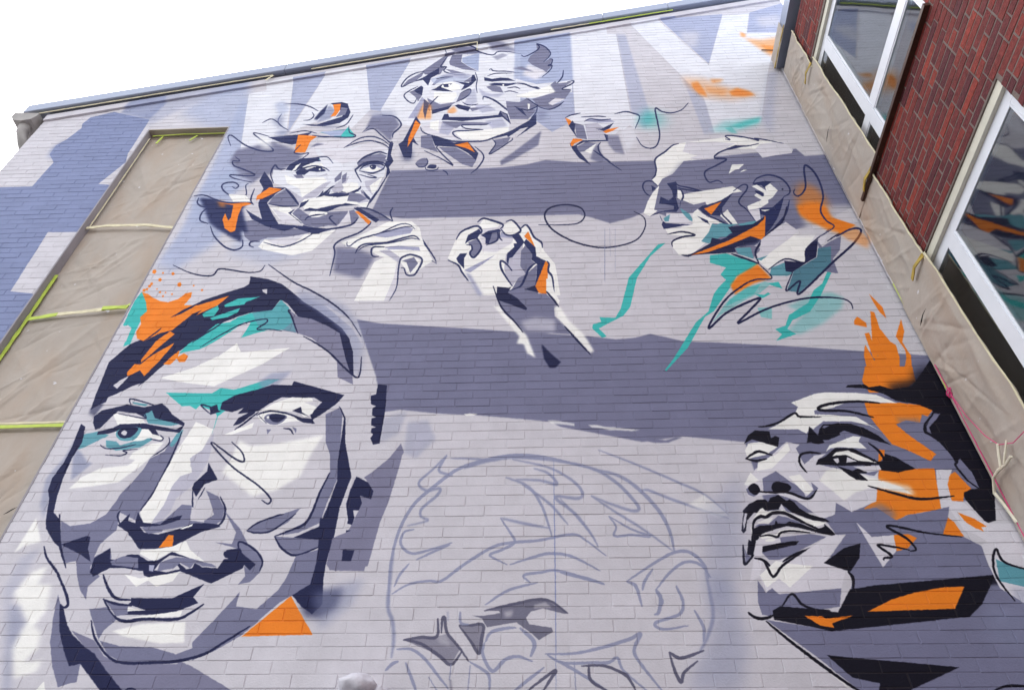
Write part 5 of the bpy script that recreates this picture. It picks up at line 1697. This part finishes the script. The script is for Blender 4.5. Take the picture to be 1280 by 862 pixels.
PY = 0.085
ox0, ox1 = OX0 + .014, OX1 - .014
cuts = [9.17, 7.42, 6.27, 5.06, 2.5]
labs = ["topmost sheet of brown masking paper in the tall opening, below the lintel",
        "second brown paper sheet from the top of the tall opening, beside orange splash",
        "third brown paper sheet from the top of the tall opening, between green tapes",
        "lowest sheet of brown masking paper in the tall opening, torn near the face's cheek"]
for k in range(4):
    zt, zb = cuts[k], cuts[k + 1] - 0.03
    o = sheet("masking_paper", (ox0, PY - .006 * k, zb), (ox1 - ox0, 0, 0), (0, 0, zt - zb), 70, int(80 * (zt - zb)), (0, -1, 0), 0.011, 3.7 * k, M_PAPER,
              folds=((.3, .9, .5, .05, .7), (.6, .3, .9, .04, .6), (.5, .6, -.6, .03, .5)))
    tag(o, labs[k], "paper", "masking paper in the tall opening")
    if k == 3:
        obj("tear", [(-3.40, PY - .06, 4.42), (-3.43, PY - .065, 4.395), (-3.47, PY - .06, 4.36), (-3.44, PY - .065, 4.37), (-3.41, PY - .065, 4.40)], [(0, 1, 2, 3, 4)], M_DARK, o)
def tape(pts, w, side, nrm, mat, lab, seed, grp="masking tape strips", wav=.004):
    return tag(strip("masking_tape", pts, w, side, nrm, mat, seed, wav), lab, "tape", grp)
yn = (0, -1, 0)
tape([(ox0, PY - .04, 7.47), (-4.05, PY - .045, 7.49), (-3.7, PY - .045, 7.485), (ox1, PY - .04, 7.43)], .05, (0, 0, 1), yn, M_TAPE, "cream tape strip across the paper, highest crossing strip of the tall opening", 1)
tape([(-4.2, PY - .04, 6.23), (-3.98, PY - .045, 6.27)], .06, (0, 0, 1), yn, M_GREEN, "short green tape piece at left end of the crossing strip by the orange splash", 2)
tape([(-3.98, PY - .045, 6.27), (-3.6, PY - .045, 6.32)], .055, (0, 0, 1), yn, M_TAPE, "cream middle piece of the crossing strip by the orange splash", 3)
tape([(-3.62, PY - .052, 6.32), (-3.42, PY - .052, 6.33), (ox1, PY - .06, 6.37)], .06, (0, 0, 1), yn, M_GREEN, "crumpled green tape at right end of the crossing strip by the orange splash", 4, wav=.012)
tape([(ox0, PY - .045, 5.085), (-3.8, PY - .05, 5.09), (ox1, PY - .045, 5.10)], .042, (0, 0, 1), yn, M_GREEN, "bright green tape strip across the paper, lowest crossing strip of the tall opening", 5)
tape([(ox0, PY - .044, 5.117), (-3.8, PY - .048, 5.122), (ox1, PY - .044, 5.13)], .022, (0, 0, 1), yn, M_TAPE, "thin cream tape along the upper edge of the lowest green strip", 6)
tape([(ox0 + .015, PY - .03, 6.8), (ox0 + .02, PY - .03, 6.2), (ox0 + .015, PY - .03, 5.6)], .045, (1, 0, 0), yn, M_GREEN, "green tape running down the left edge of the papered opening", 7)
tape([(ox0 + .012, PY - .03, 9.1), (ox0 + .015, PY - .03, 7.5)], .018, (1, 0, 0), yn, M_TAPE, "cream tape running down the upper left edge of the papered opening", 8)
tape([(ox0 + .03, PY - .035, 9.14), (-3.85, PY - .04, 9.15)], .022, (0, 0, 1), yn, M_GREEN, "green tape along the top left of the papered opening", 9)
tape([(-3.9, PY - .035, 9.155), (ox1, PY - .035, 9.15)], .02, (0, 0, 1), yn, M_GREEN, "green tape along the top right of the papered opening", 10)
tape([(-4.10, PY - .03, 9.13), (-4.12, PY - .035, 8.98)], .03, (1, 0, 0), yn, M_GREEN, "loose green tape end hanging below the lintel, left one of two", 11)
tape([(-3.72, PY - .03, 9.13), (-3.77, PY - .035, 9.02)], .03, (1, 0, 0), yn, M_GREEN, "loose green tape end hanging below the lintel, right one of two", 12)
# tape along the gap under the coping
def gap(x0, x1, n=6, dz=0.142, y=-0.045):
    return [(x0 + (x1 - x0) * k / n, y, roof_z(x0 + (x1 - x0) * k / n) + dz) for k in range(n + 1)]
tape(gap(-5.72, -3.15), .032, (0, 0, 1), yn, M_TAPE, "cream tape under the metal roof edge, from the gutter rightwards", 13)
tape(gap(-2.72, -0.78), .032, (0, 0, 1), yn, M_TAPE, "cream tape under the metal roof edge above the top man's left brow", 14)
tape(gap(0.12, 0.62), .03, (0, 0, 1), yn, M_TAPE, "short cream tape under the metal roof edge beside the green one", 15)
tape(gap(0.6, 1.68), .036, (0, 0, 1), yn, M_GREEN, "green tape under the metal roof edge above the white letters", 16)
tape([(-3.14, -.05, roof_z(-3.14) + .12), (-3.2, -.05, roof_z(-3.14) + .01)], .03, (1, 0, 0), yn, M_TAPE, "loose cream tape end hanging from the roof edge at left", 17)
tape([(-.78, -.05, roof_z(-.78) + .13), (-.775, -.03, roof_z(-.78) - .06)], .012, (1, 0, 0), yn, M_TAPE, "thin cream tape end hanging above the top man's forehead", 18)

# paper along the foot of the red brick building
xn = (-1, 0, 0)
def redge(z0, z1, ya, yb, seed):
    return lambda v: ((ya + (yb - ya) * v) + 0.02 * noise.noise(Vector((v * 5, seed, 0))) + 0.012 * noise.noise(Vector((v * 17, seed, 3))))
specs = [(9.92, 9.06, .47, .47, "uppermost paper sheet beside the red bricks under the roof fascia"),
         (9.10, 7.16, .55, .61, "paper sheet covering the edge of the upper white window"),
         (7.22, 6.02, .45, .48, "paper sheet in the corner between the upper and the lower white window"),
         (6.06, 3.0, .51, .66, "lowest paper sheet in the corner, covering the edge of the lower white window")]
for k, (zt, zb, ea, eb, lab) in enumerate(specs):
    o = sheet("masking_paper", (FACE_X - .018 - .006 * (k % 2), -0.015, zt), (0, -1, 0), (0, 0, zb - zt), 44, int(80 * (zt - zb)), xn, 0.012, 11 + 2.9 * k, M_PAPER,
              edge=redge(zt, zb, ea, eb, k), folds=((.4, .5, 1.2, .05, .6), (.6, .8, .4, .05, .5), (.25, .2, .2, .06, .4)))
    tag(o, lab, "paper", "masking paper along the red brick building")
    if k in (1, 3):
        ty, tz_ = ((-0.235, 8.19), (-0.20, 5.73))[k == 3]
        X_ = FACE_X - .052
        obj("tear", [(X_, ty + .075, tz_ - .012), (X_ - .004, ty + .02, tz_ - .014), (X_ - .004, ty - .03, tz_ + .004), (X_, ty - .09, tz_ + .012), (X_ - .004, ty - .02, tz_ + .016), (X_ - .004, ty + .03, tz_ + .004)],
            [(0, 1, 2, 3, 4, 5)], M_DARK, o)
    e = redge(zt, zb, ea, eb, k)
    pts = [(FACE_X - .024 - .006 * (k % 2), -0.015 - e(t / 14) + .004, zt + (zb - zt) * t / 14) for t in range(15)]
    tape(pts, .02, (0, 1, 0), xn, M_TAPE, ["thin cream tape edging the uppermost paper under the roof fascia", "thin cream tape edging the paper on the upper white window",
         "thin cream tape edging the paper between the two white windows", "thin cream tape edging the paper on the lower white window"][k], 20 + k, "cream tape edging the paper")
o = sheet("masking_paper", (FACE_X - .082, -0.02, 10.24), (0, -.43, 0), (0, 0, -.24), 12, 8, xn, .012, 40, M_PAPER)
tag(o, "small pale paper strip wrapped over the roof fascia in the corner", "paper", "masking paper along the red brick building")
for k, (z, lab) in enumerate(((9.10, "yellowed tape fold at the head of the upper white window"), (7.19, "yellowed tape fold at the sill of the upper white window"), (6.05, "yellowed tape fold at the head of the lower white window"))):
    tape([(FACE_X - .05, -0.30, z - .02), (FACE_X - .06, -0.40, z), (FACE_X - .03, -0.5, z + .01)], .05, (0, 0, 1), (-1, 0, -.3), M_YELLOW, lab, 30 + k, "yellowed tape folds", .012)
tape([(FACE_X - .09, -0.02, 10.03), (FACE_X - .085, -0.3, 10.03), (FACE_X - .08, -0.5, 10.03)], .035, (0, 0, 1), (-1, 0, -.4), M_YELLOW, "yellowed tape along the gap below the roof fascia", 34, "yellowed tape folds", .008)
# tape and string in the inner corner
tape([(FACE_X - .012, -0.03, 10.0), (FACE_X - .012, -0.03, 8.4), (FACE_X - .012, -0.03, 6.3)], .045, (1, 0, 0), yn, M_MURAL, "paint-covered lavender tape running down the upper inner corner", 41, "corner tape")
tape([(FACE_X - .014, -0.034, 6.35), (FACE_X - .012, -0.034, 5.9), (FACE_X - .014, -0.034, 5.42)], .03, (1, -1, 0), (-1, -1, 0), M_GREEN, "green tape in the inner corner above the pink string", 42, "corner tape")
tape([(FACE_X - .012, -0.034, 5.38), (FACE_X - .02, -0.034, 5.22)], .035, (1, -1, 0), (-1, -1, 0), M_GREEN, "short green tape scrap in the inner corner beside the pink knot", 43, "corner tape")
tape([(FACE_X - .014, -0.034, 5.15), (FACE_X - .014, -0.034, 4.6), (FACE_X - .014, -0.034, 3.0)], .03, (1, -1, 0), (-1, -1, 0), M_TAPE, "pale tape running down the lower inner corner beside the black hair", 44, "corner tape")
mb = MB().tube([(FACE_X - .035, -.05, 5.42), (FACE_X - .03, -.05, 5.17), (FACE_X - .03, -.05, 4.8), (FACE_X - .03, -.05, 4.4), (FACE_X - .03, -.05, 3.0)], .0035)
st = mb.build("mason_line", M_PINK)
mb = MB()
kn = Vector((FACE_X - .035, -.055, 5.16))
pts = [kn + Vector((.012 * math.sin(1.7 * t), .022 * math.cos(1.1 * t), .028 * math.sin(t))) for t in np.linspace(0, 13, 40)]
mb.tube(pts, .0048, 5)
mb.build("knot", M_PINK, st)
MB().tube([kn, (FACE_X - .05, -.12, 4.90), (FACE_X - .055, -.2, 4.68), (FACE_X - .06, -.28, 4.55), (FACE_X - .06, -.40, 4.47), (FACE_X - .055, -.55, 4.45)], .0028, 5).build("loose_end", M_PINK, st)
tag(st, "pink string with a knot hanging down the inner corner beside the black hair", "string")
M_ROPE = material("pale_twisted_tape", (222, 216, 196), .8, 30, .12)
mb = MB().tube([(FACE_X - .06, -.03, 4.38), (FACE_X - .07, -.10, 4.44), (FACE_X - .07, -.18, 4.44), (FACE_X - .07, -.26, 4.42), (FACE_X - .07, -.34, 4.42)], .010, 7, [1, .8, 1.1, .8, .9])
tw = mb.build("twisted_tape", M_ROPE)
MB().tube([(FACE_X - .075, -.22, 4.435), (FACE_X - .07, -.25, 4.50), (FACE_X - .06, -.275, 4.56)], .008, 6).build("tail", M_ROPE, tw)
MB().tube([(FACE_X - .075, -.26, 4.43), (FACE_X - .07, -.31, 4.47), (FACE_X - .06, -.36, 4.52)], .007, 6).build("tail", M_ROPE, tw)
MB().tube([(FACE_X - .06, -.035, 4.38), (FACE_X - .045, -.04, 4.3), (FACE_X - .03, -.05, 4.17)], .011, 6, [1, .8, .9]).build("tail", M_ROPE, tw)
tag(tw, "pale tape twisted into a forked cord at the right edge of the wall", "tape")
# thin wire near the top of the corner
wr = MB().tube([(2.55, -.012, 10.52), (2.66, -.014, 10.5), (2.78, -.012, 10.5)], .006, 5).build("wire", M_GASKET)
tag(wr, "short dark wire on the wall below the top right corner", "wire")

# ------------------------------------------------------------------ wrapped wall lamp
def crumple(verts, amp, sc, seed):
    return [Vector(p) + Vector((noise.noise(Vector(p) * sc + Vector((seed, 0, 0))), noise.noise(Vector(p) * sc + Vector((0, seed, 3))), noise.noise(Vector(p) * sc + Vector((2, 0, seed))))) * amp for p in verts]
def blob(center, rad, nu=36, nv=24, squash=1.0):
    V, Fc = [], []
    for j in range(nv + 1):
        th = math.pi * j / nv
        for i in range(nu):
            ph = 2 * math.pi * i / nu
            V.append((center[0] + rad[0] * math.sin(th) * math.cos(ph), center[1] + rad[1] * math.sin(th) * math.sin(ph), center[2] + rad[2] * math.cos(th)))
    for j in range(nv):
        for i in range(nu):
            Fc.append((j * nu + i, (j + 1) * nu + i, (j + 1) * nu + (i + 1) % nu, j * nu + (i + 1) % nu))
    return V, Fc
lamp = empty("wall_lamp", (-0.93, 0.0, 3.1))
tag(lamp, "white wall lamp wrapped in crumpled plastic, left of the unfinished sketch", "lamp")
V, Fc = blob((-0.985, -0.13, 3.215), (.10, .12, .06))
obj("lamp_hood", crumple(V, .015, 20, 3.0), Fc, M_PLASTIC, lamp, smooth=True)
V, Fc = blob((-0.885, -0.09, 3.155), (.075, .085, .085))
obj("lamp_body", crumple(V, .016, 24, 8.0), Fc, M_PLASTIC, lamp, smooth=True)
MB().tube([(-0.9, 0.01, 3.05), (-0.9, -0.07, 3.06), (-0.91, -0.09, 3.1)], .025, 8).build("bracket", M_GUTTER, lamp)
